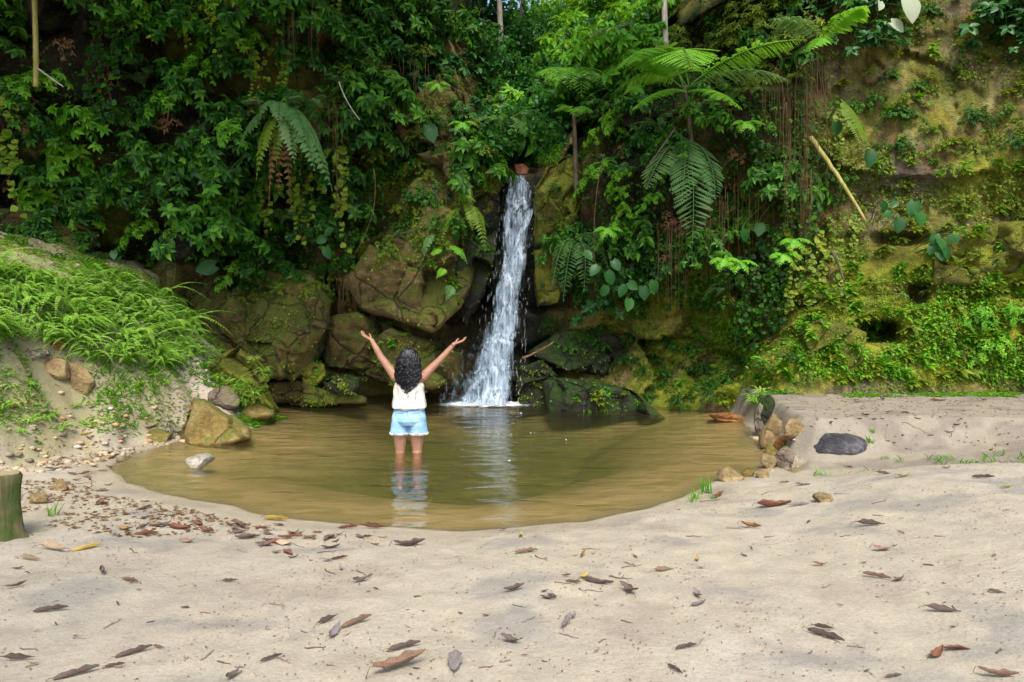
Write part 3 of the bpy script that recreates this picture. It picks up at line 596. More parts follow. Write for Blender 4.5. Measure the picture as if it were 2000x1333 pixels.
# ------------------------------------------------------------------ waterfall
FL = [(335, 986, 1036), (370, 984, 1044), (400, 981, 1045), (450, 978, 1040), (500, 974, 1034), (550, 966, 1030), (600, 955, 1026), (650, 943, 1023), (700, 922, 1020), (740, 903, 1018), (790, 872, 1014)]
fpy = [a[0] for a in FL]; fl = [a[1] for a in FL]; frr = [a[2] for a in FL]
FYd = ([320, 340, 420, 560, 700, 795], [12.3, 12.1, 11.85, 11.65, 11.4, 11.2])
def fallmat(name, lo, hi, scx=(30, 30, 2.2), amax=.9, c=(.58, .74, .92)):
    t = NT(name); n = t.noise(1, 4, .62, sc=scx, dist=.3); n2 = t.noise(1, 3, .6, sc=(scx[0]*.4, scx[0]*.4, scx[2]*1.6))
    e = t.attr('edge'); f = t.math('ADD', t.math('MULTIPLY', n, .6), t.math('MULTIPLY', n2, .4))
    f = t.math('ADD', f, t.math('MULTIPLY', t.math('SUBTRACT', e, 1.0), .35))
    a = t.ramp(f, [(lo, 0), (hi, amax)]); t.setp(t.ramp(f, [(lo, tuple(x*.55 for x in c)), (hi, c)]), .35, .5)
    tr_ = t.node('ShaderNodeBsdfTransparent'); tl = t.node('ShaderNodeBsdfTranslucent'); tl.inputs[0].default_value = (*c, 1)
    m0 = t.node('ShaderNodeMixShader'); m0.inputs[0].default_value = .35; t.l.new(t.b.outputs[0], m0.inputs[1]); t.l.new(tl.outputs[0], m0.inputs[2])
    m = t.node('ShaderNodeMixShader'); t.l.new(a, m.inputs[0]); t.l.new(tr_.outputs[0], m.inputs[1]); t.l.new(m0.outputs[0], m.inputs[2]); t.l.new(m.outputs[0], t.o.inputs[0]); return t.m
def fsheet(name, L, Rr, y0, y1, dY, mat, parent, bul=.12, seed=0, soft=.22, na=34, nv=150):
    py = np.linspace(y0, y1, nv)[:, None]; u = np.linspace(0, 1, na)[None]
    l = np.interp(py, *L); r = np.interp(py, *Rr); px = l+(r-l)*u + 3*np.sin(py*.05+u*9)
    Yb = np.interp(py, *FYd)+dY-bul*np.sin(np.pi*u)-.10*(fbm(u*6+0*py, py*.02, 0, 300+seed, 3)-.5)-.09*np.abs(((py*.018+seed*.3) % 1)-.5)
    V = P(px, py+0*u, Yb); b = B(); idx = np.arange(nv*na).reshape(nv, na)
    b.add(V, np.stack([idx[:-1, :-1], idx[:-1, 1:], idx[1:, 1:], idx[1:, :-1]], -1)); o = b.build(name, mat, parent)
    e = np.minimum(np.minimum(u, 1-u)/soft, 1)*np.minimum((py-y0)/12+.3, 1)*np.ones_like(py)
    a = o.data.attributes.new('edge', 'FLOAT', 'POINT'); a.data.foreach_set('value', e.astype(np.float32).ravel()); return o
wf = empty('waterfall', (0, 0, 0)); tag(wf, 'white waterfall dropping from the rock lip into the pool', 'waterfall')
m_a = fallmat('fall_veil', .42, .62, amax=.8); m_b = fallmat('fall_body', .35, .60, (30, 30, 2.2), .92, (.66, .80, .95)); m_c = fallmat('fall_spray', .36, .66, (20, 20, 2.2), .5, (.5, .68, .82))
L0 = (fpy, fl); R0 = (fpy, frr)
fsheet('veil', L0, R0, 336, 792, 0, m_a, wf, seed=1)
fsheet('veil', (fpy, [a-2 for a in fl]), (fpy, [a-6 for a in frr]), 336, 792, -.16, m_a, wf, seed=2)
fsheet('main_stream', ([404, 440, 480, 560, 650, 790], [1030, 1008, 990, 970, 950, 915]), ([404, 440, 480, 560, 650, 790], [1046, 1042, 1037, 1028, 1020, 1008]), 404, 792, -.24, m_b, wf, seed=3, soft=.3)
fsheet('left_thread', ([336, 400, 500, 620], [986, 982, 976, 962]), ([336, 400, 500, 620], [1012, 1004, 1002, 1000]), 338, 620, -.12, m_b, wf, seed=4, soft=.5)
fsheet('spray', (fpy, [a-8-max(0, (q-560))*.30 for q, a in zip(fpy, fl)]), (fpy, [a+6 for a in frr]), 500, 794, -.05, m_c, wf, seed=5, soft=.5)
b = B(); tW = NT('water_drop'); tW.setp((.88, .94, 1.0), .15, .6); M['drop'] = tW.m
for k in range(200):                               # thrown droplets and short threads of water
    py = 350+440*RS.rand()**.7; l = np.interp(py, fpy, fl); r = np.interp(py, fpy, frr); u = RS.rand()*1.0 if RS.rand() < .6 else RS.choice([-abs(RS.normal(0, .10+.28*(py > 620))), RS.uniform(.97, 1.06)])
    px = l+(r-l)*u; Y0 = np.interp(py, *FYd)-RS.uniform(.1, .42); p = P(px, py, Y0); L = RS.uniform(.015, .12)
    tube(b, [p, p+[RS.uniform(-.01, .01), 0, -L*.5], p+[RS.uniform(-.015, .015), 0, -L]], [.001, RS.uniform(.0012, .0028), .001], 3, cap=False)
b.build('droplets', M['drop'], wf)['kind'] = 'stuff'
t = NT('foam'); n = t.noise(9, 6, .7, sc=(1, 2, 1)); e = t.attr('edge'); f = t.math('ADD', n, t.math('MULTIPLY', t.math('SUBTRACT', e, 1), .5))
a = t.ramp(f, [(.24, 0), (.62, 1)]); t.setp((.9, .94, .96), .5, .4); trn = t.node('ShaderNodeBsdfTransparent'); m = t.node('ShaderNodeMixShader'); t.l.new(a, m.inputs[0]); t.l.new(trn.outputs[0], m.inputs[1]); t.l.new(t.b.outputs[0], m.inputs[2]); t.l.new(m.outputs[0], t.o.inputs[0])
b = B(); u, v = np.meshgrid(np.linspace(-1, 1, 90), np.linspace(-1, 1, 40)); fx = -.42+u*.98; fy = 11.05+v*.42
hz = np.maximum(0, 1-np.hypot(u, v)); fz = .014+.18*hz*np.maximum(fbm(fx*9, fy*9, 0, 333, 4)-.25, 0)**1.3
idx = np.arange(u.size).reshape(u.shape); b.add(np.stack([fx, fy, fz], -1), np.stack([idx[:-1, :-1], idx[:-1, 1:], idx[1:, 1:], idx[1:, :-1]], -1)); o = b.build('foam', t.m, wf)
at = o.data.attributes.new('edge', 'FLOAT', 'POINT'); at.data.foreach_set('value', np.clip((1-np.hypot(u, v))*2.2, 0, 1).astype(np.float32).ravel())
b = B()
for k in range(7):                                # flecks of foam drifting on the pool
    px, py = (RS.normal(1060, 70), RS.normal(855, 22)) if k < 40 else (RS.uniform(560, 1400), RS.uniform(815, 960))
    p = P(px, py, 8); d = (p-[0, 0, CAMZ]); q = np.array([0, 0, CAMZ])+d*(CAMZ/-d[2]); s = RS.uniform(.003, .012)
    if py < 800 or q[1] > 11: continue
    aa = np.linspace(0, 2*np.pi, 7)[:-1]; vv = np.c_[q[0]+np.cos(aa)*s*RS.uniform(1, 2.5), q[1]+np.sin(aa)*s, 0*aa+.016]; vv = np.vstack([vv, [q[0], q[1], .024]])
    b.add(vv, None, [(6, i, (i+1) % 6) for i in range(6)])
tag(b.build('foam_flecks', M['drop']), 'white foam flecks drifting on the pool before waterfall', 'foam', kind='stuff')
# ------------------------------------------------------------------ plant prototypes (local: out of the wall is -Y, up is Z)
REC = []                                            # (object, look, category, group, point)
def reg(o, look, cat, group): REC.append((o, look, cat, group)); return o
PROTO = {}
HIDE = []
def proto(key, fn):
    PROTO[key] = fn(); return PROTO[key]
def put(key, loc, rz=0, s=1.0, tilt=0, used={}):
    src = PROTO[key]
    if key not in used: o = src; used[key] = 1
    else: o = copy_tree(src)
    o.location = loc; o.rotation_euler = (tilt, 0, rz); o.scale = (s, s, s) if not isinstance(s, tuple) else s; return o
def shrub(name, seed, mat, nst=9, sl=.6, ll=.15, lw=.5, tm=T_LEAF, hang=.5, per=9, rosette=6, stem='stem_green', bushy=1.0, rmin=0):
    rs = np.random.RandomState(seed); r = empty(name); bf, bs = B(), B()
    for k in range(nst):
        az = rs.uniform(-1.35, 1.35); el = rs.uniform(-.25, 1.1); L = sl*rs.uniform(.6, 1.25)
        d = np.array([math.sin(az)*math.cos(el), -math.cos(az)*math.cos(el), math.sin(el)])
        o0 = np.array([rs.uniform(-.12, .12), .05, rs.uniform(-.1, .1)])*bushy
        pts = bez(o0, o0+d*L*.6, o0+d*L+np.array([0, 0, -hang*L]), 9); tube(bs, pts, np.linspace(.007, .003, 9), 4, rs.rand(), cap=False)
        subs = [pts]
        for q in range(rs.randint(1, 4)):
            a = pts[rs.randint(3, 8)]; dd = norm(d+rs.randn(3)*.7); l2 = L*rs.uniform(.25, .5)
            p2 = bez(a, a+dd*l2*.6, a+dd*l2+np.array([0, 0, -hang*l2*.8]), 6); tube(bs, p2, np.linspace(.004, .002, 6), 3, rs.rand(), cap=False); subs.append(p2)
        for sp in subs:
            m = len(sp); n = per if sp is pts else per//2+1; f = np.linspace(.25, .97, n)*(m-1); i = np.minimum(f.astype(int), m-2); p = sp[i]+(sp[i+1]-sp[i])*(f-i)[:, None]
            tg = norm(sp[i+1]-sp[i]); sd = norm(np.cross(tg, [0, 0, 1])+rs.randn(n, 3)*.15)*np.where(np.arange(n) % 2, 1, -1)[:, None]
            dd = tg*.5+sd*.9+np.array([0, 0, -.45])+rs.randn(n, 3)*.25
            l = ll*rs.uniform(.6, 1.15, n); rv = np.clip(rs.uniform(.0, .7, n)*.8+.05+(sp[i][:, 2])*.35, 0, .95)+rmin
            leaves(bf, p, dd, [0, -.35, 1.0]+rs.randn(n, 3)*.2, l, l*lw*1.05, tm, rv)
            if rosette:
                n = rosette; a = np.arange(n)*2*np.pi/n+rs.rand(); c = norm(tg[-1]*.5+[0, -.2, .6]); e1 = norm(np.cross(c, [1, 0.1, 0])); e2 = np.cross(c, e1)
                dd = np.cos(a)[:, None]*e1+np.sin(a)[:, None]*e2+c*rs.uniform(-.2, .5)+np.array([0, 0, -.35]); l = ll*rs.uniform(.6, 1.1, n)
                leaves(bf, np.repeat(sp[-1:], n, 0), dd, c+rs.randn(n, 3)*.1, l, l*lw*1.05, tm, rs.uniform(.35, 1, n))
    bf.build('foliage', mat, r); bs.build('stem', M[stem], r); return r
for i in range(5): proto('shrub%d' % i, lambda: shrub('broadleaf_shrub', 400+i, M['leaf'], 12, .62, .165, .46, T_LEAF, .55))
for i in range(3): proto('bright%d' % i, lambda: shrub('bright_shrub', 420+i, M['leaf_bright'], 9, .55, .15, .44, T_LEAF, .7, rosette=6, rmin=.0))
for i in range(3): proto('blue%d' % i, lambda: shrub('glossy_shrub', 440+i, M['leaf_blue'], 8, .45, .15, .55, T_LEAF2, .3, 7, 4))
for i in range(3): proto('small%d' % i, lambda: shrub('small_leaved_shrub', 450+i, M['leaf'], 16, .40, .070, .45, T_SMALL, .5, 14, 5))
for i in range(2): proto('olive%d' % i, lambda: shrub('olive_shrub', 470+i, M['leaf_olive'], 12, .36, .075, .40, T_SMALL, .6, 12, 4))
def creeper(seed, mat, L=1.6, ll=.07, n=7):
    rs = np.random.RandomState(seed); r = empty('hanging_creeper'); bf, bs = B(), B()
    for k in range(n):
        x = rs.uniform(-.35, .35); l = L*rs.uniform(.4, 1); m = 14; t_ = np.linspace(0, 1, m)
        pts = np.c_[x+.06*np.sin(t_*7+k)+rs.uniform(-.1, .1)*t_, -.10-.12*np.sin(t_*3)+rs.uniform(-.05, .05)*t_, -l*t_+.1]; tube(bs, pts, .0035, 3, rs.rand(), cap=False)
        q = int(l*26); f = rs.rand(q)*(m-1.01); i = f.astype(int); p = pts[i]+(pts[i+1]-pts[i])*(f-i)[:, None]
        a = rs.uniform(-1.5, 1.5, q); dd = np.c_[np.sin(a), -np.cos(a)*.7, rs.uniform(-1.0, -.1, q)]; s = ll*rs.uniform(.5, 1.4, q)
        leaves(bf, p, dd, [0, -1, .6]+rs.randn(q, 3)*.25, s, s*1.1, T_LEAF2, rs.rand(q))
    bf.build('foliage', mat, r); bs.build('stem', M['root'], r); return r
for i in range(2): proto('bigleaf%d' % i, lambda: shrub('big_leaved_plant', 460+i, M['leaf'], 6, .40, .30, .36, T_LEAF, .35, 3, 3))
for i in range(2): proto('dead%d' % i, lambda: shrub('dead_shrub', 465+i, M['dead_leaf'], 7, .40, .10, .35, T_LEAF, .9, 6, 3, 'bark'))
for i in range(3): proto('creep%d' % i, lambda: creeper(480+i, M['leaf'] if i < 2 else M['leaf_olive']))
def fern_clump(seed, mat, n=11, L=.55, wid=.085, name='fern_clump', tm=T_PINNA, npin=20, full=True, aspect=.16):
    rs = np.random.RandomState(seed); b = B()
    for k in range(n):
        a = rs.uniform(0, 2*np.pi) if full else rs.uniform(-1.4, 1.4)
        d = np.array([math.sin(a), -math.cos(a), 0]); l = L*rs.uniform(.6, 1.2); up = rs.uniform(.45, 1.0)
        pts = bez([0, 0, 0], d*l*.35+np.array([0, 0, l*up]), d*l*rs.uniform(.75, 1.1)+np.array([0, 0, l*rs.uniform(-.1, .45)]), 9)
        frond(b, b, pts, wid*rs.uniform(.8, 1.15), npin, tm, aspect, r=rs.uniform(0, .65), rad=.004, droop=.2, stalk=.18)
    return b.build(name, mat)
for i in range(4): proto('bank%d' % i, lambda: fern_clump(500+i, M['fern_bank'], 20, .42, .036, npin=20, aspect=.26))
for i in range(1): proto('bank%d' % (i+4), lambda: fern_clump(510+i, M['fern_bank'], 9, .70, .05, npin=24, aspect=.2))
for i in range(3): proto('wallfern%d' % i, lambda: fern_clump(520+i, M['fern_dull'], 8, .5, .08, 'wall_fern', full=False))
def tuft(seed, mat, n=11, L=.16, name='wall_plant'):
    rs = np.random.RandomState(seed); b = B()
    for g_ in range(3):
        o = rs.uniform(-.09, .09, 3)*[1, .3, 1]; a = rs.uniform(-1.7, 1.7, n); e = rs.uniform(-.3, .9, n); l = L*rs.uniform(.5, 1.15, n)
        dd = np.c_[np.sin(a)*np.cos(e), -np.cos(a)*np.cos(e), np.sin(e)]; leaves(b, np.repeat(o[None], n, 0), dd, [0, -.3, 1.0]+rs.randn(n, 3)*.2, l, l*.42, T_STRIP, rs.rand(n))
    return b.build(name, mat)
for i in range(4): proto('tuft%d' % i, lambda: tuft(540+i, M['leaf_bright'] if i < 2 else M['leaf_olive']))
# ------------------------------------------------------------------ spread plants over the cliff
LOOK = {'shrub': ('dark green broad-leaved shrub', 'shrub', 'broad-leaved shrubs on the cliffs'), 'bright': ('bright green drooping shrub', 'shrub', 'bright drooping shrubs on the cliffs'),
        'blue': ('glossy bluish green shrub', 'shrub', 'glossy shrubs'), 'small': ('fine-leaved dark bush', 'bush', 'fine-leaved bushes on the cliffs'), 'olive': ('olive green small-leaved bush', 'bush', 'olive bushes on the cliffs'),
        'bigleaf': ('large-leaved green plant', 'plant', 'large-leaved plants on the cliffs'), 'dead': ('withered brown bush', 'bush', 'withered bushes on the cliffs'), 'creep': ('leafy creeper hanging', 'creeper', 'hanging creepers'), 'bank': ('light green fern clump', 'fern', 'fern clumps on the left bank'), 'wallfern': ('dull green arching wall fern', 'fern', 'ferns on the cliffs'),
        'tuft': ('small yellow-green tufted plant', 'plant', 'tufted plants on the right wall')}
NV = {'bigleaf': 2, 'dead': 2, 'shrub': 5, 'bright': 3, 'blue': 3, 'small': 3, 'olive': 2, 'creep': 3, 'bank': 4, 'wallfern': 3, 'tuft': 4}
rsP = np.random.RandomState(99)
def wall(kind, px, py, s=1.0, out=.05):
    p = S(px, py)[0]; n = SN(px, py)[0]; rz = math.atan2(n[0], -n[1])*.7+rsP.uniform(-.5, .5)
    o = put('%s%d' % (kind, rsP.randint(NV[kind])), p+n*out, rz, s*rsP.uniform(.62, 1.3)); reg(o, *LOOK[kind]); return o
def spread(kind, n, x0, y0, x1, y1, s=1.0, out=.05, mind=26, poly=None):
    pts = []; tries = 0
    while len(pts) < n and tries < n*30:
        tries += 1; p = (rsP.uniform(x0, x1), rsP.uniform(y0, y1))
        if poly is not None and not inside(np.array([p[0]]), np.array([p[1]]), poly)[0]: continue
        if all(math.hypot(p[0]-q[0], p[1]-q[1]) > mind for q in pts): pts.append(p)
    for p in pts:
        if 945 < p[0] < 1062 and 255 < p[1] < 440: continue
        wall(kind, *p, s=s, out=out)
PL = np.array([(-120, -80), (860, -80), (800, 120), (760, 200), (700, 300), (690, 420), (660, 470), (540, 500), (380, 520), (200, 440), (0, 410), (-120, 400)])
spread('shrub', 42, -120, -80, 900, 520, .85, .5, 50, PL)
spread('small', 10, -120, -80, 900, 520, .7, .0, 60, PL)
spread('bright', 12, 60, 130, 320, 470, .8, .35, 36); spread('bigleaf', 14, -60, -40, 860, 420, .8, .35, 60, PL); spread('dead', 10, -60, -40, 860, 480, .7, .3, 60, PL); spread('wallfern', 16, -60, -40, 860, 480, 1.0, .35, 50, PL); spread('creep', 9, 0, -60, 640, 300, .9, .5, 60)
for p in [(455, 260), (400, 300), (420, 370), (470, 360), (440, 430), (480, 440), (500, 400), (390, 390), (470, 500), (450, 90), (430, 40), (480, 110), (280, 60), (300, 20), (510, 60), (400, 150), (350, 200)]: wall('bright', *p, s=.62, out=.45)
spread('creep', 9, 600, 220, 740, 520, .8, .1, 30); spread('creep', 5, 660, 60, 900, 230, .7, .1, 30)
spread('shrub', 12, 640, 0, 900, 150, .8, .1, 34); spread('blue', 8, 700, 20, 930, 180, .9, .15, 34)
spread('small', 22, 640, 130, 960, 420, .6, .03, 30); spread('olive', 12, 740, 180, 960, 450, .55, .03, 30)
spread('small', 10, 200, 440, 700, 600, .6, .05, 40); spread('wallfern', 5, 180, 440, 700, 560, .7, .05, 50)
spread('bright', 5, 620, 330, 740, 560, .45, .25, 40); spread('bright', 4, 860, 240, 960, 400, .45, .25, 30)
PR = np.array([(1130, 300), (1220, 210), (1330, 90), (1420, -60), (1640, -60), (1620, 100), (1600, 300), (1640, 420), (1560, 560), (1420, 600), (1240, 600), (1090, 560), (1100, 400)])
spread('shrub', 22, 1090, -60, 1660, 600, .65, .12, 40, PR); spread('small', 34, 1090, -60, 1660, 600, .65, .05, 36, PR); spread('wallfern', 16, 1090, 200, 1560, 600, .8, .15, 45, PR)
spread('bright', 10, 1180, 260, 1320, 440, .5, .3, 30); spread('blue', 7, 1130, 480, 1290, 600, .75, .3, 30); spread('blue', 8, 1600, -20, 1720, 120, .8, .2, 40); spread('blue', 6, 1900, 0, 2010, 110, .8, .2, 34)
spread('olive', 16, 1330, 0, 1560, 200, .9, .1, 36); spread('creep', 10, 1480, 200, 1640, 560, .8, .15, 34); spread('bigleaf', 8, 1100, -40, 1600, 560, .6, .25, 60, PR); spread('dead', 10, 1150, 0, 1640, 560, .6, .2, 50, PR); spread('creep', 6, 1100, 420, 1300, 560, .6, .2, 34)
spread('small', 16, 1640, 0, 2020, 300, .55, .02, 50); spread('olive', 40, 1640, 0, 2040, 560, .42, .04, 34); spread('tuft', 40, 1640, 0, 2040, 460, .7, .03, 30)
spread('olive', 10, 1280, 560, 1600, 780, .38, .02, 34); spread('small', 12, 1220, 640, 1480, 800, .5, .03, 36); spread('small', 8, 1060, 600, 1280, 740, .4, .03, 36)
spread('olive', 6, 1780, 500, 2010, 700, .4, .03, 40); spread('bright', 3, 1900, 600, 2010, 680, .35, .05, 30)
spread('tuft', 150, 1440, 520, 2020, 745, .75, .03, 16); spread('tuft', 24, 1280, 620, 1480, 780, .75, .04, 24); spread('tuft', 26, 1560, 440, 2020, 540, .7, .03, 26)
spread('tuft', 16, 1560, 300, 2020, 460, .65, .03, 36)
def onrock(word, kind, n, s, lo=0., hi=1., seed=0):
    o = [q for q in col.objects if q.get('label', '').find(word) >= 0][0]; me = o.data; N = len(me.vertices); v = np.zeros(N*3, np.float32); me.vertices.foreach_get('co', v); v = v.reshape(-1, 3)
    nn = np.zeros(N*3, np.float32); me.vertices.foreach_get('normal', nn); nn = nn.reshape(-1, 3); z = (v[:, 2]-v[:, 2].min())/np.ptp(v[:, 2]); k = np.where((nn[:, 1] < -.2) & (z > lo) & (z < hi))[0]
    rs = np.random.RandomState(seed+n)
    for i in rs.choice(k, n):
        p = np.array(o.location)+v[i]+nn[i]*.02; q = put('%s%d' % (kind, rsP.randint(NV[kind])), p, math.atan2(nn[i][0], -nn[i][1])*.6+rsP.uniform(-.5, .5), s*rsP.uniform(.6, 1.3)); reg(q, *LOOK[kind])
R1 = 'large ochre mossy rock block'
onrock(R1, 'small', 9, .5, .55, 1.); onrock(R1, 'olive', 12, .5, .4, 1., 3); onrock(R1, 'shrub', 6, .4, .7, 1., 4); onrock(R1, 'creep', 5, .5, .6, .95, 5); onrock(R1, 'tuft', 8, .6, .0, .5, 6); onrock(R1, 'wallfern', 3, .5, .5, .9, 7)
onrock('brown mossy rock column', 'small', 7, .5); onrock('brown mossy rock column', 'olive', 7, .45, 0, 1, 2); onrock('brown mossy rock column', 'shrub', 3, .45, .5, 1, 3); onrock('brown mossy rock column', 'dead', 2, .4, .2, 1, 4)
onrock('rounded mossy rock left of the waterfall lip', 'olive', 5, .4); onrock('narrow shaded rock shoulder', 'small', 5, .4, .4, 1); onrock('tall yellow-green mossy rock pillar', 'olive', 4, .35, .5, 1); onrock('broad brown rock block', 'olive', 6, .4, .7, 1); onrock('broad brown rock block', 'small', 5, .45, .8, 1)
onrock('low wide mossy rock slab', 'tuft', 8, .5); onrock('large heart shaped', 'tuft', 12, .7, .5, 1); onrock('mossy sloping slab right', 'tuft', 9, .6); onrock('mossy sloping slab right', 'olive', 4, .4); onrock('long dark wet boulder', 'tuft', 7, .6); onrock('dark dripping boulder', 'small', 5, .35); onrock('shaded yellowish rock outcrop', 'shrub', 7, .6, .4, 1); onrock('mossy earthen rock outcrop', 'bank', 22, .38, .2, 1); onrock('mossy earthen rock outcrop', 'olive', 5, .35)
spread('olive', 14, 640, 130, 960, 420, .5, .5, 30); spread('small', 8, 1290, 640, 1560, 790, .4, .1, 30)
# ------------------------------------------------------------------ small creeping leaves and moss tufts nobody could count
def carpet(name, label, cat, n, x0, y0, x1, y1, mat, l0, l1, poly=None, out=.03, thr=.45, seed=1, tm=T_SMALL, fs=1.6, cx=1.0):
    rs = np.random.RandomState(seed); px = rs.uniform(x0, x1, n*3); py = rs.uniform(y0, y1, n*3)
    k = np.ones(len(px), bool) if poly is None else inside(px, py, poly)
    p = S(px, py); k &= fbm(p[:, 0]*fs, p[:, 1]*fs, p[:, 2]*fs, 700+seed, 4) > thr; p = p[k][:n]; nn = SN(px, py)[k][:n]; m = len(p)
    d = nn*.8+rs.randn(m, 3)*.6+[0, 0, -.3]; s = rs.uniform(l0, l1, m); b = B()
    leaves(b, p+nn*rs.uniform(0, out, m)[:, None], d, nn+[0, 0, .8]+rs.randn(m, 3)*.3, s, s*rs.uniform(.4, .8, m)*cx, tm, rs.rand(m))
    tag(b.build(name, mat), label, cat, kind='stuff')
carpet('creeping_leaves', 'dense creeping leaves covering the dark left cliff', 'foliage', 2400, -150, -100, 900, 520, M['leaf'], .04, .10, PL, .25, .46, 1)
carpet('creeping_leaves', 'dense creeping leaves covering the overhang right of waterfall', 'foliage', 7500, 1080, -100, 1660, 620, M['leaf'], .03, .09, PR, .25, .44, 2)
carpet('creeping_leaves', 'fine leaves and moss over the rock left of waterfall', 'foliage', 5000, 640, 100, 960, 460, M['leaf_olive'], .02, .06, None, .08, .48, 3)
carpet('creeping_leaves', 'fine creeping leaves over the bare right cliff', 'foliage', 8000, 1600, -60, 2060, 560, M['leaf_olive'], .02, .06, None, .07, .52, 4)
carpet('moss_plants', 'yellow-green moss and tiny plants on the right wall', 'moss', 15000, 1250, 540, 2060, 765, M['leaf_olive'], .015, .05, None, .04, .42, 5)
carpet('moss_plants', 'bright leaflets mixed in moss of the right wall', 'moss', 5000, 1380, 520, 2060, 740, M['leaf_bright'], .03, .07, None, .07, .50, 6)
carpet('moss_plants', 'dark moss fringe on the wet rocks above the pool', 'moss', 3500, 1060, 560, 1480, 800, M['leaf'], .02, .05, None, .05, .48, 7)
carpet('creeping_leaves', 'sparse leaves on shaded rock behind the bank', 'foliage', 3000, 150, 440, 700, 640, M['leaf'], .03, .08, None, .08, .52, 8)
# leaves and moss on the separate rocks: fringe hanging along their surfaces
def fringe(rock, n, mat, l0, l1, seed, name='moss_fringe', thr=.5, up=-.2):
    me = rock.data; v = np.zeros(len(me.vertices)*3, np.float32); me.vertices.foreach_get('co', v); v = v.reshape(-1, 3)
    nn = np.zeros(len(me.vertices)*3, np.float32); me.vertices.foreach_get('normal', nn); nn = nn.reshape(-1, 3)
    rs = np.random.RandomState(seed); k = np.where((nn[:, 1] < .3) & (fbm(v[:, 0]*3, v[:, 1]*3, v[:, 2]*3, seed, 3) > thr))[0]
    if len(k) == 0: return
    i = rs.choice(k, n); d = nn[i]*.7+rs.randn(n, 3)*.5+[0, 0, up-.2]; s = rs.uniform(l0, l1, n); b = B()
    leaves(b, v[i]+rs.randn(n, 3)*.015, d, nn[i]+[0, 0, .5], s, s*.6, T_SMALL, rs.rand(n)); o = b.build(name, mat, rock); o['kind'] = 'stuff'
for i, o in enumerate([o for o in list(col.objects) if o.name.startswith('boulder')]):
    v_ = o.dimensions if o.dimensions.length > 0 else Vector((1, 1, 1))
    fringe(o, 700 if i < 3 else 260, M['leaf_olive'] if i % 3 else M['leaf_bright'], .02, .055, 800+i, thr=.46)
# ------------------------------------------------------------------ gorge forest: trees and undergrowth beyond the lip
def tree(seed, mat, h=5.0, cr=1.9, bark='bark', nl=3600, leafs=.17, trunk_r=.11, low=.35):
    rs = np.random.RandomState(seed); r = empty('forest_tree'); bt, bc = B(), B(); lean = rs.uniform(-.35, .35)
    tp = np.array([[lean*(q**1.5)+.08*math.sin(q*5+seed), .1*math.sin(q*4), h*q] for q in np.linspace(0, 1, 12)]); tube(bt, tp, np.linspace(trunk_r, trunk_r*.3, 12), 8)
    cl = []
    for k in range(20):
        q = rs.uniform(low, .97); a = rs.uniform(0, 6.28); e = rs.uniform(-.1, .7); l = cr*rs.uniform(.45, 1)*(1.2-.6*q); o = tp[int(q*11)]
        en = o+np.array([math.cos(a)*math.cos(e), math.sin(a)*math.cos(e), math.sin(e)])*l; pts = bez(o, (o+en)/2+[0, 0, .15*l], en, 7); tube(bt, pts, np.linspace(trunk_r*.3, .008, 7), 5, cap=False)
        for w in (pts[3], pts[5], en, en+rs.randn(3)*.3): cl.append((w, rs.uniform(.25, .5)))
    per = nl//len(cl)
    for c, rad in cl:
        u = norm(rs.randn(per, 3))*rs.rand(per, 1)**.4*rad*[1.2, 1.2, .75]; rr = rs.rand()*.45
        d = u/rad+rs.randn(per, 3)*.5+[0, 0, -.55]; s = leafs*rs.uniform(.6, 1.2, per)
        leaves(bc, c+u, d, [0, 0, 1]+rs.randn(per, 3)*.5, s, s*.75, T_SMALL, rr+rs.rand(per)*.5)
    bt.build('trunk', M[bark], r); bc.build('crown', mat, r); return r
for i in range(5): proto('tree%d' % i, lambda: tree(600+i, M[['forest', 'forest_dark', 'forest', 'forest_lime', 'forest_dark'][i]], [5.5, 4.2, 6.5, 3.2, 3.0][i], [2.0, 1.8, 2.1, 1.5, 1.5][i], low=[.3, .15, .35, .08, .05][i]))
TR = [(870, 100, 15, 0, 1.0), (950, 200, 17, 4, .9), (1000, 235, 17, 4, .9), (1060, 215, 17.5, 1, .62), (985, 265, 15.5, 4, .7), (1045, 270, 15.5, 4, .65), (1030, 150, 20, 3, .7), (1110, 200, 17, 4, .75), (1175, 165, 17, 3, 1.0), (1120, 130, 19, 3, .8), (1230, 150, 16, 3, .9), (1100, 110, 24, 3, .6), (1150, 120, 22, 3, .7), (1040, 90, 26, 3, .6),
      (1215, 110, 22, 3, .9), (1275, 110, 19, 1, 1.0), (920, 110, 20, 2, .85), (1330, 60, 17, 0, .9), (1400, 30, 15, 3, .9), (900, 95, 24, 0, .85), (1085, 150, 20, 3, .8), (1000, 110, 23, 4, .6), (880, 10, 19, 2, 1.0), (820, -20, 17, 0, 1.0), (1310, -20, 24, 2, 1.0)]
for k, (px, py, Y, i, s) in enumerate(TR):
    o = put('tree%d' % i, P(px, py+40, Y), k*1.9, s); reg(o, 'bushy green rainforest tree', 'tree', 'trees in the gorge behind the waterfall')
for k, (x, y_, z, i, s) in enumerate([(-9.5, 12, 6.2, 0, 1.3), (-7.2, 10.6, 5.8, 2, 1.2), (-5, 11, 6, 0, 1.3), (-3, 12, 6.4, 1, 1.3), (-6, 10.3, 7.4, 3, 1.5), (-3.6, 10.2, 7.6, 3, 1.4), (7.5, 11, 6.5, 0, 1.2), (4.6, 12, 6.8, 1, 1.2)]):  # trees added out of view; the left ones darken the left cliff
    o = put('tree%d' % i, (x, y_, z), k*2.3, s); o['label'] = 'unseen tree added on the %s cliff, above the picture, %s' % (('left' if x < 0 else 'right'), ['first counted from far left', 'second', 'third', 'fourth', 'fifth', 'sixth', 'seventh', 'eighth'][k]); o['category'] = 'tree'; o['group'] = 'unseen trees added on the cliff tops'
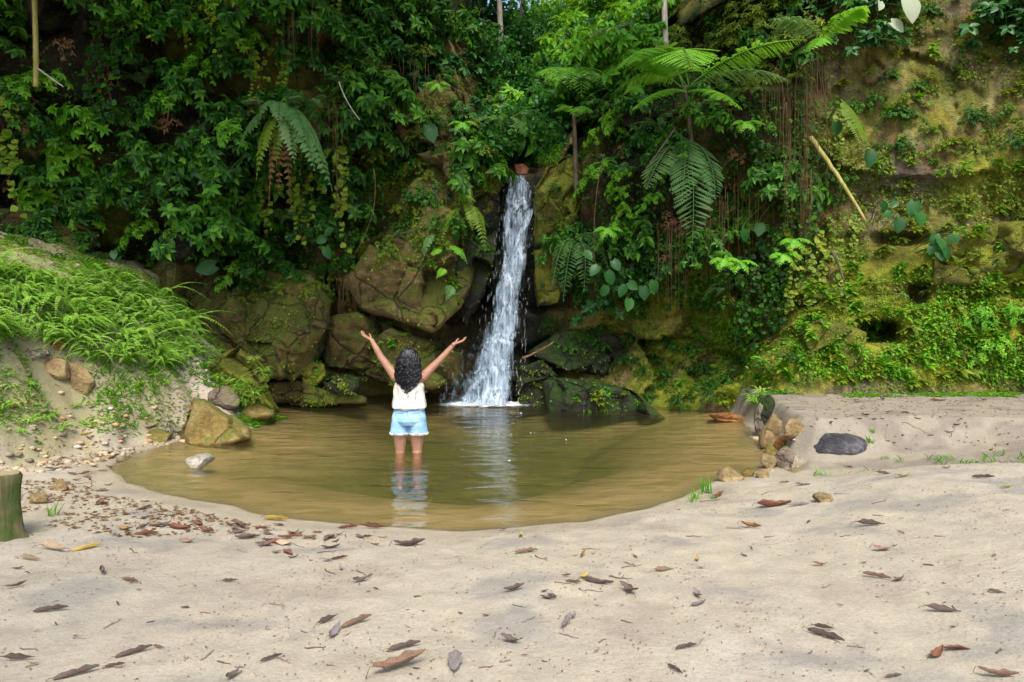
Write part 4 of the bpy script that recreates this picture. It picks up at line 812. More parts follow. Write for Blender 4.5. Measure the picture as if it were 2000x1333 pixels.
def overhang(label, trunk, box, ncl, seed, per=170, ls=.26):  # unseen tree added to block sun and sky light from the cliff
    rs = np.random.RandomState(seed); o = np.array(trunk[0]); r = empty('added_shade_tree', o); tag(r, label, 'tree'); bt, bc = B(), B(); tp = bez(*trunk, 14)-o; tube(bt, tp, np.linspace(.28, .12, 14), 10)
    for k in range(ncl):
        c = np.array([rs.uniform(*box[0]), rs.uniform(*box[1]), rs.uniform(*box[2])])-o; a = tp[rs.randint(8, 14)]; tube(bt, bez(a, (a+c)/2+[0, 0, .4], c, 8), np.linspace(.06, .012, 8), 5, cap=False)
        u = norm(rs.randn(per, 3))*rs.rand(per, 1)**.4*[.95, .95, .45]; s = ls*rs.uniform(.6, 1.2, per); leaves(bc, c+u, u+[0, 0, -.5], [0, 0, 1]+rs.randn(per, 3)*.4, s, s*.6, T_SMALL, rs.rand(per))
    bt.build('trunk', M['bark'], r); bc.build('crown', M['forest'], r)
overhang('big unseen tree added to shade the left cliff, above the picture', [(-9.5, 11.5, 6), (-8.5, 10.5, 9), (-6, 8, 9.6)], [(-11, -1.6), (5.2, 9.4), (7.8, 10.4)], 104, 71)
overhang('big unseen tree added to shade the right overhang, above the picture', [(5.5, 12, 7), (5, 11, 9), (3.8, 9, 9.4)], [(.6, 3.4), (6.6, 9.2), (8.4, 10.2)], 18, 72)
rs = np.random.RandomState(31)
GP = np.array([(900, 330), (930, 130), (880, 60), (900, -40), (1340, -40), (1330, 90), (1210, 200), (1130, 290), (1060, 322), (975, 325)])
def gspread(kind, n, s, out, mind):
    spread(kind, n, 880, -40, 1340, 330, s, out, mind, GP)
for q in [(1200, 185), (1225, 165), (1180, 215), (1240, 195), (1160, 250), (1210, 225)]: wall('small', *q, s=.9, out=.2)
spread('blue', 14, 900, 130, 1130, 320, .8, .1, 28, GP); spread('shrub', 14, 900, 90, 1330, 320, 1.0, .1, 28, GP); spread('small', 8, 900, 60, 1330, 320, 1.1, .1, 30, GP)
spread('bright', 26, 1030, 20, 1330, 190, 1.3, .5, 26, GP); spread('bright', 8, 930, 60, 1050, 240, 1.0, .6, 30, GP); spread('wallfern', 12, 900, 80, 1330, 310, 1.3, .5, 34, GP); spread('bigleaf', 6, 900, 120, 1250, 300, 1.0, .5, 50, GP)
carpet('undergrowth', 'mass of leafy undergrowth in the gorge behind waterfall', 'undergrowth', 7000, 880, 60, 1340, 335, M['forest_dark'], .10, .2, GP, .8, .45, 9)
carpet('undergrowth', 'grassy fringe on the ledge behind the waterfall lip', 'undergrowth', 1500, 985, 296, 1130, 325, M['fern_bright'], .05, .14, None, .15, .30, 10, T_STRIP, cx=.3)
def thin_tree(label, pts, r0, r1, mat):
    q = bez(*pts, 16); r = empty('slender_tree', q[0]); tag(r, label, 'tree', 'slender trees'); b = B(); tube(b, q-q[0], np.linspace(r0, r1, 16), 9); b.build('trunk', mat, r)
    b = B(); rs = np.random.RandomState(len(label)); c = q[-1]-q[0]; n = 900; u = norm(rs.randn(n, 3))*rs.rand(n, 1)**.4*1.4; s = rs.uniform(.08, .18, n); leaves(b, c+u+[0, 0, .6], u+[0, 0, -1.], [0, 0, 1.]+rs.randn(n, 3)*.3, s, s*.7, T_SMALL, rs.rand(n)); b.build('crown', M['forest'], r)
def pole(name, label, cat, pts, r0, r1, mat, group=None):
    b = B(); q = bez(*pts, 14) if len(pts) == 3 else np.array(pts); q = q+(np.random.RandomState(len(label)).randn(*q.shape)*r0*.07); tube(b, q, np.linspace(r0, r1, len(q)), 9); return tag(b.build(name, mat, origin=q[0]), label, cat, group)
thin_tree('slim pale straight trunk rising above the tree fern', [P(1300, 92, 11.3), P(1297, 20, 11.4), P(1292, -260, 12)], .050, .042, M['bark_pale'])
thin_tree('thin dark trunk left of the pale one in the gorge', [P(1226, 120, 17), P(1221, 0, 17), P(1222, -200, 17)], .03, .03, M['bark'])
thin_tree('curving grey trunk at top of the gorge, near sky gap', [P(980, 120, 16), P(976, 30, 16), P(968, -220, 16)], .07, .05, M['bark_pale'])
thin_tree('leaning dark trunk crossing the bright sky gap', [P(1012, 100, 17), P(1014, 30, 17), P(1046, -200, 17)], .05, .04, M['bark'])
thin_tree('slim mossy trunk at the top left of the picture', [P(70, 170, 9.3), P(72, 90, 9.3), P(62, -150, 9.4)], .035, .03, M['branch_yellow'])
pole('fallen_branch', 'yellowish bare branch leaning against the right cliff', 'branch', [P(1583, 268, 9.5), P(1640, 345, 9.2), P(1690, 432, 9.0)], .034, .018, M['branch_yellow'])
pole('fallen_branch', 'thin dark branch slanting under the tree fern', 'branch', [P(1318, 252, 9.6), P(1295, 285, 9.5), P(1268, 322, 9.5)], .014, .008, M['bark'])
pole('fallen_branch', 'thin pale twig curving down the left cliff', 'branch', [P(662, 160, 10.2), P(672, 195, 10.1), P(703, 235, 10.0)], .010, .005, M['bark_pale'])
pole('fallen_branch', 'short broken branch at far left amid dark leaves', 'branch', [P(75, 135, 9.2), P(95, 150, 9.1), P(124, 170, 9.1)], .013, .007, M['bark_pale'])
pole('fallen_branch', 'root stub hanging over the mossy right wall', 'branch', [P(1625, 490, 9.3), P(1640, 520, 9.2), P(1650, 552, 9.2)], .022, .012, M['bark'])
pole('fallen_branch', 'dark branch leaning up to right of waterfall foot', 'branch', [P(1020, 700, 10.9), P(1050, 690, 10.9), P(1082, 668, 10.9)], .022, .014, M['root'])
# ------------------------------------------------------------------ hanging roots and lianas
def roots(label, px, py, wpx, lpx, Y, n, seed, mat='root'):
    n = int(n*.8); wpx *= 1.5
    rs = np.random.RandomState(seed); b = B(); o = P(px, py, Y)
    for k in range(n):
        x = rs.normal(0, wpx/2.4); l = lpx*rs.uniform(.35, 1); m = 16; t_ = np.linspace(0, 1, m); a = rs.uniform(1, 9)
        q = P(px+x+rs.uniform(-.12, .12)*wpx*t_+rs.uniform(1, 5)*np.sin(t_*a+k)*t_, py+rs.uniform(-14, 14)+l*t_, Y+rs.uniform(-.2, .12)-.12*np.sin(t_*2.5)*rs.rand())
        tube(b, q, np.linspace(rs.uniform(.002, .006), .0015, m), 3, rs.rand(), cap=False)
    return tag(b.build('hanging_roots', M[mat], origin=o), label, 'roots', 'hanging root curtains')
roots('reddish root curtain under the tree fern, reaching lowest', 1555, 180, 34, 330, 9.55, 34, 1); roots('thick brown root bunch right of the tree fern crown', 1590, 120, 26, 210, 9.4, 26, 2)
roots('long straight roots in front of the dark overhang', 1510, 170, 30, 180, 9.7, 22, 3); roots('root strands dangling right of centre above the pool', 1310, 440, 30, 190, 10.1, 26, 4)
roots('sparse roots below the lighter hanging fern', 1395, 380, 36, 220, 9.8, 16, 5); roots('straight root strings at the left of yellow branch', 1570, 330, 26, 190, 9.35, 20, 6)
roots('short roots above the low slab left of the woman', 680, 545, 50, 90, 11.0, 30, 7); roots('thin roots beside the big hanging fern', 658, 210, 14, 220, 10.1, 9, 8)
roots('tangle of pale vines at top left of centre', 575, 10, 34, 130, 9.9, 22, 9); roots('brown roots on the left cliff shoulder', 790, 120, 50, 140, 11.1, 16, 10)
roots('dark roots hanging left of the waterfall', 890, 380, 26, 240, 11.2, 10, 11); roots('dry brown vine mass on the upper right overhang', 1340, 90, 50, 90, 10.6, 40, 12)
roots('fine roots on the mossy wall left of the hole', 1470, 330, 50, 260, 9.9, 20, 13)
for k, (pts, lb) in enumerate([([(470, 0), (640, 60), (700, 40)], 'thin vine looping across the top left of centre'), ([(330, 200), (330, 270), (300, 245)], 'thin liana loop in the dark left cliff'), ([(60, -20), (68, 90), (70, 150)], 'straight liana at the far top left'),
    ([(1535, 200), (1545, 330), (1550, 450)], 'long thin liana below the tree fern'), ([(1605, 150), (1625, 280), (1610, 400)], 'slack liana by the yellow branch'), ([(1180, 300), (1150, 420), (1165, 540)], 'thin liana on the overhang by waterfall'), ([(655, 250), (660, 340), (657, 430)], 'straight reddish liana right of the hanging fern'),
    ([(730, 330), (745, 420), (690, 500)], 'slanting liana over the ochre rock')]):
    q = [P(a, b_, (9.5 if a > 1400 or a < 400 else 10.2)+.2*i) for i, (a, b_) in enumerate(pts)]; pole('liana', lb, 'liana', q, .007, .005, M['root'])
# ------------------------------------------------------------------ big ferns
def fern_thing(name, label, org, fr, mat, cat='fern', kind='pinna', n=22, mats=None, stem=None):
    r = empty(name, org); tag(r, label, cat)
    for i, f in enumerate(fr):
        a, b_, c, wid = f[:4]; b = B(); pts = bez(a, b_, c, 12)-org
        tm, asp = {'pinna': (T_PINNA, .19), 'lobe': (T_PINNA, .26), 'comb': (T_COMB, .30)}[kind]
        frond(b, b, pts, wid, n, tm, asp, r=.05+.5*((i*37) % 10)/10, rad=.009, lean=.45 if kind == 'lobe' else .3, droop=.35 if kind != 'comb' else .18)
        m_ = mat if len(f) < 5 else M[f[4]]; b.build('frond', m_, r)
    return r
c0 = P(555, 215, 9.9)
FR = []
for (px, py, dz, w, mm) in [(462, 300, -.1, .20, 0), (505, 235, 0, .16, 0), (545, 240, -.1, .17, 0), (600, 280, -.25, .20, 0), (575, 320, -.15, .17, 0), (650, 375, -.3, .17, 0), (615, 335, -.3, .18, 0), (640, 330, -.1, .16, 0), (590, 190, .0, .13, 0), (500, 355, -.1, .15, 2), (540, 330, .1, .13, 2), (525, 400, .1, .12, 1), (570, 420, .15, .10, 1), (545, 380, .2, .12, 1), (470, 200, .0, .13, 0)]:
    e = P(px, py, 9.55+dz); s_ = c0+np.array([(px-555)*.0012, 0, .03]); md = (s_*.45+e*.55)+[0, -.12, .32 if py > 200 else .1]; FR.append((s_, md, e, w)+(() if mm == 0 else (('dead_leaf',) if mm == 1 else ('leaf_olive',))))
fern_thing('hanging_fern', 'big dull green drooping fern with dead brown fronds below, left cliff', c0, FR, M['fern_dull'], kind='lobe', n=17)
tc = P(1330, 178, 9.6)
def fr_px(a, b_, c, w, *m): return (P(*a), P(*b_), P(*c), w)+m
tf = fern_thing('tree_fern', 'large bright green tree fern leaning over the overhang right of centre', tc, [
    fr_px((1335, 170, 9.6), (1290, 40, 9.3), (1205, 135, 8.9), .42), fr_px((1345, 165, 9.6), (1320, 45, 9.0), (1352, 135, 8.2), .44), fr_px((1340, 168, 9.6), (1280, 60, 9.4), (1240, 120, 9.0), .40), fr_px((1350, 165, 9.6), (1450, 80, 9.2), (1566, 78, 8.8), .36),
    fr_px((1350, 168, 9.6), (1460, 110, 9.1), (1540, 158, 8.7), .30, 'fern_dull'), fr_px((1330, 170, 9.6), (1270, 110, 9.8), (1200, 180, 9.7), .28), fr_px((1340, 180, 9.6), (1290, 160, 9.2), (1235, 215, 9.0), .26),
    fr_px((1345, 180, 9.6), (1400, 160, 9.1), (1450, 215, 8.9), .26)], M['fern_bright'], 'tree fern', 'comb', 40)
b = B(); tube(b, bez(P(1350, 330, 9.9)-tc, P(1352, 240, 9.8)-tc, P(1335, 168, 9.6)-tc, 10), np.linspace(.04, .03, 10), 8); b.build('trunk', M['bark'], tf)
tc2 = P(1121, 222, 11.4)
tf2 = fern_thing('tree_fern', 'small yellow-green tree fern on thin dark trunk right of waterfall top', tc2, [
    fr_px((1121, 222, 11.4), (1100, 195, 11.2), (1088, 218, 11), .16), fr_px((1121, 222, 11.4), (1140, 195, 11.2), (1152, 222, 11), .16), fr_px((1121, 222, 11.4), (1125, 200, 11.0), (1128, 228, 10.8), .15), fr_px((1121, 222, 11.4), (1135, 200, 11.8), (1150, 208, 12.1), .14), fr_px((1121, 222, 11.4), (1105, 200, 11.8), (1092, 205, 12.1), .14)], M['fern_bright'], 'tree fern', 'comb', 18)
b = B(); tube(b, bez(P(1126, 380, 11.2)-tc2, P(1124, 300, 11.3)-tc2, P(1121, 222, 11.4)-tc2, 10), np.linspace(.045, .03, 10), 8); b.build('trunk', M['bark'], tf2)
tc3 = P(1140, 165, 12.2)
fern_thing('tree_fern', 'yellow-green feathery tree fern crown above the small one', tc3, [fr_px((1130, 165, 12.2), (1060+k*24, 90+abs(k-3)*6, 11.8), (1070+k*22, 150+(k*53) % 40, 11.3), .26) for k in range(7)], M['fern_bright'], 'tree fern', 'comb', 22)
hc = P(1330, 262, 9.9)
fern_thing('hanging_fern', 'large light green feathery fern fronds hanging down the overhang', hc, [
    fr_px((1335, 270, 9.9), (1362, 300, 9.4), (1352, 478, 9.3), .34, 'fern_dull'), fr_px((1330, 270, 9.9), (1290, 290, 9.5), (1262, 370, 9.3), .26, 'fern_dull'), fr_px((1335, 265, 9.9), (1345, 280, 9.4), (1330, 400, 9.2), .26),
    fr_px((1340, 270, 9.9), (1400, 290, 9.4), (1396, 390, 9.3), .22, 'fern_dull')], M['fern_dull'], kind='comb', n=28)
fern_thing('hanging_fern', 'dark green fern drooping beside the waterfall on the right', P(1120, 470, 10.9), [
    fr_px((1120, 470, 10.9), (1095, 450, 10.6), (1078, 560, 10.5), .17), fr_px((1125, 470, 10.9), (1110, 470, 10.5), (1100, 590, 10.4), .15), fr_px((1130, 470, 10.9), (1150, 470, 10.5), (1140, 570, 10.4), .17), fr_px((1130, 460, 10.9), (1180, 440, 10.5), (1215, 500, 10.4), .2), fr_px((1130, 465, 10.9), (1160, 440, 10.6), (1190, 530, 10.4), .16)], M['fern_dull'], kind='comb', n=20)
fern_thing('hanging_fern', 'yellowish green fern hanging left of the waterfall', P(905, 405, 11.1), [
    fr_px((905, 405, 11.1), (935, 380, 10.8), (948, 492, 10.6), .16, 'leaf_olive'), fr_px((900, 410, 11.1), (880, 395, 10.8), (862, 470, 10.6), .13, 'leaf_olive'), fr_px((905, 400, 11.1), (925, 390, 10.8), (922, 450, 10.7), .13, 'leaf_olive'), fr_px((905, 400, 11.1), (895, 360, 10.9), (930, 395, 10.6), .11, 'fern_bright')], M['fern_bright'], kind='pinna', n=20)
fern_thing('hanging_fern', 'bright little fern on ochre rock left of waterfall', P(868, 488, 10.8), [
    fr_px((868, 488, 10.8), (895, 465, 10.6), (912, 515, 10.5), .13), fr_px((866, 490, 10.8), (850, 480, 10.6), (845, 500, 10.5), .10), fr_px((860, 525, 10.8), (870, 520, 10.6), (852, 545, 10.5), .10), fr_px((870, 560, 10.8), (890, 550, 10.6), (870, 590, 10.5), .11, 'fern_dull'), fr_px((850, 460, 10.8), (835, 450, 10.6), (828, 500, 10.5), .11, 'fern_dull')], M['fern_bright'], kind='pinna', n=16)
fern_thing('hanging_fern', 'bright fern fronds at upper right above the overhang', P(1600, 75, 9.5), [
    fr_px((1600, 80, 9.5), (1650, 10, 9.2), (1695, 12, 8.9), .30), fr_px((1600, 80, 9.5), (1570, 20, 9.3), (1500, 40, 9.1), .26, 'fern_dull'), fr_px((1600, 80, 9.5), (1610, 60, 9.2), (1580, 100, 9.0), .2)], M['fern_bright'], kind='pinna', n=16)
fern_thing('hanging_fern', 'narrow olive fern frond hanging on the right cliff', P(1642, 195, 9.5), [fr_px((1642, 195, 9.5), (1680, 225, 9.2), (1702, 300, 9.1), .14, 'leaf_olive'), fr_px((1642, 195, 9.5), (1660, 215, 9.3), (1680, 280, 9.1), .11, 'leaf_olive')], M['leaf_olive'], kind='pinna', n=26)
for (px, py, Y, lb) in [(1452, 245, 9.5, 'small bright fern in the dark overhang under tree fern'), (1440, 515, 9.5, 'bright green palm-like fern low on the overhang, left'), (1525, 500, 9.4, 'green palm-like fern low on the overhang, right'), (1545, 473, 9.4, 'flat lime green frond above the right wall'), (855, 170, 11.2, 'lime green fern on the left cliff shoulder'), (905, 245, 11.0, 'feathery bright plant above the left rock shoulder'), (1185, 450, 10.3, 'dark blue-green fern near waterfall on the right'), (1410, 510, 9.5, 'lime leaves left of the palm-like fern')]:
    o = P(px, py, Y); fern_thing('fern', lb, o, [(o, o+[dx*.5, -.12, .10], o+[dx, -.22, -.06+dz], .10) for dx, dz in ((-.22, 0), (-.10, -.1), (.08, -.1), (.22, 0))], M['fern_bright'], kind='lobe', n=11)
# ------------------------------------------------------------------ heart-leaved plants
t_h = leafmat('heart_leaf', (.012, .06, .014), (.028, .12, .026), (.07, .21, .045), .35, .25); M['heart'] = t_h; M['pale_leaf'] = leafmat('pale_leaf', (.30, .38, .24), (.42, .48, .34), (.55, .60, .46), .6, .2)
def hearts(label, lst, mat='heart', name='heart_leaf_plant'):
    o = P(lst[0][0], lst[0][1], lst[0][3]); r = empty(name, o); tag(r, label, 'plant')
    for k, (px, py, s, Y, ang) in enumerate(lst):
        c = P(px, py, Y); L = s*Y/F; d = np.array([math.sin(ang), -.25-.35*math.sin(k*1.7), -math.cos(ang)]); b = B(); st_ = c-d*L*.5-o
        leaves(b, [st_], d, [.5*math.sin(k*2.4), -1, .35+.4*math.cos(k*3.1)], L, L*.85, T_HEART, .2+.6*((k*37) % 10)/10); b.build('leaf', M[mat], r)
        b = B(); tube(b, bez(st_, st_+[0, .15, .1], np.array([(st_[0])*.6, .45, st_[2]*.6-.05]), 7), .006, 4); b.build('stalk', M['stem_green'], r)
hearts('single blue-green heart leaf on the left rock shoulder', [(842, 262, 34, 10.9, .35)])
hearts('heart leaves on dark rock behind the fern bank', [(383, 455, 34, 10.6, -.1), (398, 525, 36, 10.5, -1.2), (328, 432, 20, 10.7, 0), (325, 462, 20, 10.7, .5), (316, 468, 16, 10.6, -.3), (425, 480, 20, 10.7, .2), (448, 490, 22, 10.6, .6)])
hearts('heart leaves in the shade left of the green bank edge', [(185, 505, 18, 9.9, 0), (222, 500, 18, 10, .3), (232, 512, 16, 10, -.3)])
hearts('pale greyish big leaves at the top right of the cliff', [(1780, 20, 48, 9.3, .3), (1720, 12, 22, 9.4, -.2), (1755, 52, 30, 9.4, 1.0)], 'pale_leaf')
hearts('glossy heart leaves over the crevice in right cliff', [(1756, 442, 28, 9.3, -.1), (1798, 430, 34, 9.2, .2), (1783, 410, 30, 9.3, -.3), (1728, 405, 20, 9.3, .6), (1735, 420, 22, 9.3, 1.0), (1745, 400, 18, 9.3, -.7)])
hearts('cluster of green heart leaves right of the crevice', [(1825, 470, 24, 9.1, -.3), (1840, 480, 26, 9.0, .3), (1820, 488, 22, 9.1, -.6), (1850, 498, 24, 9.0, .7), (1868, 468, 18, 9.1, .3), (1838, 500, 22, 9.0, 0), (1885, 460, 18, 9.1, .6), (1855, 470, 18, 9.1, -.2)])
hearts('single heart leaf below the olive fern frond', [(1700, 312, 30, 9.2, 0)])
hearts('heart leaves in the dark beside the hanging roots', [(1635, 252, 26, 9.5, .1), (1586, 252, 18, 9.5, 0), (1368, 222, 30, 9.9, .2), (1455, 462, 24, 9.8, .5), (1483, 450, 26, 9.8, -.2)])
hearts('round pale green leaves over the pool right of waterfall', [(1258, 575, 26, 10.1, .2), (1228, 598, 26, 10.1, -.1), (1215, 570, 24, 10.1, -.6), (1192, 545, 28, 10.2, .5), (1160, 530, 24, 10.2, -.7), (1238, 560, 22, 10.1, .8), (1180, 570, 22, 10.2, -.3), (1278, 562, 24, 10.0, .1), (1150, 500, 22, 10.2, .9), (1205, 520, 24, 10.2, .6)], 'heart')
hearts('dark heart leaves hanging by ochre rock', [(862, 440, 22, 10.9, -.1), (875, 448, 20, 10.9, .6), (890, 460, 24, 10.9, .3), (900, 435, 16, 10.9, .8)])
hearts('pair of large leaves low at left of ochre rock', [(640, 455, 20, 10.4, -.8), (625, 470, 20, 10.4, -.9), (640, 495, 24, 10.4, .3)])
# ------------------------------------------------------------------ the left bank: ferns, ground cover, litter
BP = np.array([(-60, 505), (130, 520), (240, 545), (380, 585), (400, 660), (360, 700), (300, 690), (190, 690), (110, 655), (-60, 640)])
pts = []; tries = 0
while len(pts) < 170 and tries < 4000:
    tries += 1; q = (rsP.uniform(-60, 400), rsP.uniform(505, 700))
    if inside(np.array([q[0]]), np.array([q[1]]), BP)[0] and all(math.hypot(q[0]-w[0], (q[1]-w[1])*1.5) > 13 for w in pts): pts.append(q)
for q in pts:
    g = G(q[0], q[1]+22); o = put('bank%d' % rsP.choice([0, 1, 2, 3, 0, 1, 2, 3, 4]), g-[0, 0, .02], rsP.uniform(0, 6), rsP.uniform(.5, 1.0)); reg(o, *LOOK['bank'])
for q in [(150, 800), (30, 800), (60, 830), (450, 700), (470, 740), (490, 760), (440, 720), (500, 775), (430, 690), (20, 770), (350, 720), (320, 760), (160, 730), (20, 740), (60, 760), (10, 800), (90, 830), (40, 850), (120, 850), (400, 720), (415, 745), (380, 735), (440, 700), (465, 720), (300, 740), (270, 760)]:
    g = G(*q); o = put('bank%d' % rsP.randint(4), g, rsP.uniform(0, 6), rsP.uniform(.25, .42)); reg(o, 'tiny light green fern', 'fern', 'fern clumps on the left bank')
for q in [(1480, 800, .5), (1475, 815, .45), (1485, 785, .5), (1472, 790, .5)]:
    g = P(q[0], q[1], 9.3); g[2] = max(g[2], H(g[0], g[1])); o = put('bank%d' % rsP.randint(4), g, rsP.uniform(0, 6), q[2]); reg(o, 'leafy green fern at the pool corner', 'fern', 'ferns at the pool corner')
def ground_leaves(name, label, cat, n, poly, mat, l0, l1, seed, thr=.5, tm=T_SMALL, up=.5, wr=.6, bank=True, fs=2.4):
    rs = np.random.RandomState(seed); poly = np.array(poly, float); x0, y0 = poly.min(0); x1, y1 = poly.max(0)
    x = rs.uniform(x0, x1, n*4); y = rs.uniform(y0, y1, n*4); k = inside(x, y, poly) & (fbm(x*fs, y*fs, 0, seed, 4) > thr); x = x[k][:n]; y = y[k][:n]; m = len(x)
    p = np.c_[x, y, Hn(x, y)+.004]; a = rs.uniform(0, 6.28, m); s = rs.uniform(l0, l1, m); b = B()
    leaves(b, p, np.c_[np.cos(a), np.sin(a), np.full(m, up)*rs.uniform(.3, 1.6, m)], [0, 0, 1.], s, s*wr, tm, rs.rand(m)); return tag(b.build(name, mat), label, cat, kind='stuff')
BW = [(-6.5, 6.3), (-5.0, 6.3), (-4.5, 7.3), (-4.2, 8.1), (-3.6, 8.8), (-3.35, 9.4), (-3.5, 10), (-4.3, 10.8), (-7, 10.2)]
ground_leaves('ground_cover', 'low green weeds creeping over the dirt bank', 'weeds', 19000, BW, M['fern_bank'], .02, .055, 901, .43)
ground_leaves('ground_cover', 'bright grass blades among weeds on the bank', 'grass', 7000, BW, M['leaf_bright'], .05, .15, 902, .52, T_STRIP, 1.6, .12)
ground_leaves('ground_cover', 'mossy weeds on the outcrop at bank tip', 'weeds', 2600, [(-4.2, 9.0), (-3.4, 9.0), (-3.3, 9.9), (-4.2, 10.3)], M['leaf_bright'], .03, .08, 903, .3)
ground_leaves('ground_cover', 'tiny weeds at foot of the right wall', 'weeds', 2600, [(3.3, 8.75), (7.4, 8.7), (7.4, 9.2), (3.3, 9.3)], M['leaf_bright'], .02, .06, 904, .45)
ground_leaves('ground_cover', 'grass along the edge of the terrace dip', 'grass', 500, [(2.7, 6.1), (3.5, 6.4), (5.2, 5.7), (5.4, 6.0), (3.6, 6.8), (3.0, 6.6)], M['leaf_bright'], .03, .09, 905, .55, T_STRIP, 1.8, .12)
ground_leaves('leaf_litter', 'fine brown leaf litter along the left shoreline', 'leaf litter', 1300, [(-5.6, 5.6), (-4.0, 6.0), (-2.2, 5.0), (-1.5, 4.7), (-2.6, 4.4), (-4.5, 5.0), (-4.8, 7.6), (-4.2, 8.0), (-4.0, 7.0)], M['dead_leaf'], .015, .06, 906, .44, T_SMALL, .2, .5)
ground_leaves('leaf_litter', 'scattered brown bits on the dirt bank', 'leaf litter', 1600, BW, M['dead_leaf'], .02, .06, 907, .42)
ground_leaves('leaf_litter', 'brown litter at the foot of the right wall', 'leaf litter', 900, [(3.1, 7), (7.5, 6.3), (7.5, 9.2), (3.3, 9.2)], M['dead_leaf'], .01, .04, 908, .45, T_SMALL, .15)
ground_leaves('leaf_litter', 'tiny crumbs of bark and leaf strewn over the sand', 'leaf litter', 5200, [(-3.5, 1.8), (3.5, 1.8), (5.4, 6.2), (2.6, 6.4), (1.2, 5.2), (-.4, 4.6), (-2.0, 4.9), (-4.6, 6)], M['dead_leaf'], .004, .018, 909, .42, T_SMALL, .15, .5)
def pebbles(label, n, poly, seed, s0, s1, mat):
    rs = np.random.RandomState(seed); poly = np.array(poly, float); b = B(); fs = [stone('', (0, 0, 0), (1, 1, .7), None, seed+i, sub=1, build=False) for i in range(4)]
    x0, y0 = poly.min(0); x1, y1 = poly.max(0); x = rs.uniform(x0, x1, n*4); y = rs.uniform(y0, y1, n*4); k = inside(x, y, poly); x = x[k][:n]; y = y[k][:n]; z = Hn(x, y)
    for i in range(len(x)):
        v, f = fs[i % 4]; s = s0+(s1-s0)*rs.rand()**3; a = rs.rand()*6; R_ = np.array([[math.cos(a), -math.sin(a), 0], [math.sin(a), math.cos(a), 0], [0, 0, 1]]); b.add((v@R_.T)*s*[1, 1, .8]+[x[i], y[i], z[i]-.1*s], None, f, rs.rand())
    tag(b.build('pebbles', mat), label, 'pebbles', kind='stuff')
t = NT('pebble'); t.setp(t.mix(1, t.ramp(t.attr('rnd'), [(0, (.17, .13, .10)), (.4, (.40, .33, .24)), (.7, (.50, .40, .25)), (.9, (.46, .26, .12)), (1, (.6, .57, .52))]), t.ramp(t.noise(30, 4), [(.3, .7), (.7, 1.15)]), 'MULTIPLY'), .75, .3); t.bump(t.noise(40, 4), .5)
pebbles('mixed pebbles and gravel along the left shoreline', 480, [(-5.0, 6.2), (-4.3, 6.3), (-4.15, 7.4), (-3.9, 8.1), (-3.5, 8.5), (-3.6, 8.8), (-4.3, 8.3), (-4.8, 7.6), (-5.4, 6.6)], 911, .02, .13, t.m)
pebbles('stones scattered over the dirt bank', 170, BW, 912, .02, .12, t.m)
pebbles('few pebbles at the terrace corner waterline', 120, [(2.5, 6.5), (2.95, 6.8), (3.1, 8), (3.3, 8.9), (3.0, 8.6), (2.8, 7.4)], 913, .03, .11, t.m)
# ------------------------------------------------------------------ the woman standing in the pool, back to the camera
PX0, PY0 = -1.135, 7.48
def capsule(b, p, r, n=10, ry=None):
    """tapered limb through points p with radii r and round ends"""
    p = np.array(p, float); r = np.array(r, float); P_, R_ = [], []
    for i in range(len(p)-1):
        for t_ in np.linspace(0, 1, 5)[:(5 if i == len(p)-2 else 4)]: P_.append(p[i]*(1-t_)+p[i+1]*t_); R_.append(r[i]*(1-t_)+r[i+1]*t_)
    a0 = norm(p[0]-p[1]); a1 = norm(p[-1]-p[-2]); P_ = [p[0]+a0*r[0]*k for k in (.95, .7)]+P_+[p[-1]+a1*r[-1]*k for k in (.7, .95)]; R_ = [r[0]*.3, r[0]*.72]+R_+[r[-1]*.72, r[-1]*.3]
    tube(b, P_, R_, n)
def ellip(b, c, s, rot=None):
    bm = bmesh.new(); bmesh.ops.create_icosphere(bm, subdivisions=3, radius=1); v = np.array([w.co[:] for w in bm.verts])*s; f = [[w.index for w in fc.verts] for fc in bm.faces]; bm.free()
    if rot is not None: v = v@rot.T
    b.add(v+c, None, f)
def rings(b, rr, na=48, caps=True):
    a = np.linspace(0, 2*np.pi, na, endpoint=False); V = np.array([[(cx+rx*math.cos(t_), cy+ry*math.sin(t_), z) for t_ in a] for cx, cy, z, rx, ry in rr]); m = len(rr)
    idx = np.arange(m*na).reshape(m, na); nx = np.roll(idx, -1, 1); q = np.stack([idx[:-1], nx[:-1], nx[1:], idx[1:]], -1).reshape(-1, 4); V = V.reshape(-1, 3); t_ = []
    if caps: V = np.vstack([V, V[:na].mean(0), V[-na:].mean(0)]); c = m*na; t_ = [(c, (k+1) % na, k) for k in range(na)]+[(c+1, (m-1)*na+k, (m-1)*na+(k+1) % na) for k in range(na)]
    b.add(V, q, t_)
def remesh(o, vox, sm=6):
    m = o.modifiers.new('join', 'REMESH'); m.mode = 'VOXEL'; m.voxel_size = vox; m.use_smooth_shade = True
    s = o.modifiers.new('smooth', 'SMOOTH'); s.factor = .5; s.iterations = sm
woman = empty('person', (PX0, PY0, 0)); tag(woman, 'woman with long curly black hair standing knee deep in the pool, arms raised wide', 'person')
t = NT('skin'); c = t.ramp(t.noise(14, 4), [(.3, (.29, .145, .092)), (.7, (.37, .20, .135))]); t.setp(c, .48, .4); t.b.inputs['Subsurface Weight'].default_value = .06; t.b.inputs['Subsurface Radius'].default_value = (.02, .008, .004); t.bump(t.noise(120, 3), .15, .002); M['skin'] = t.m
b = B()
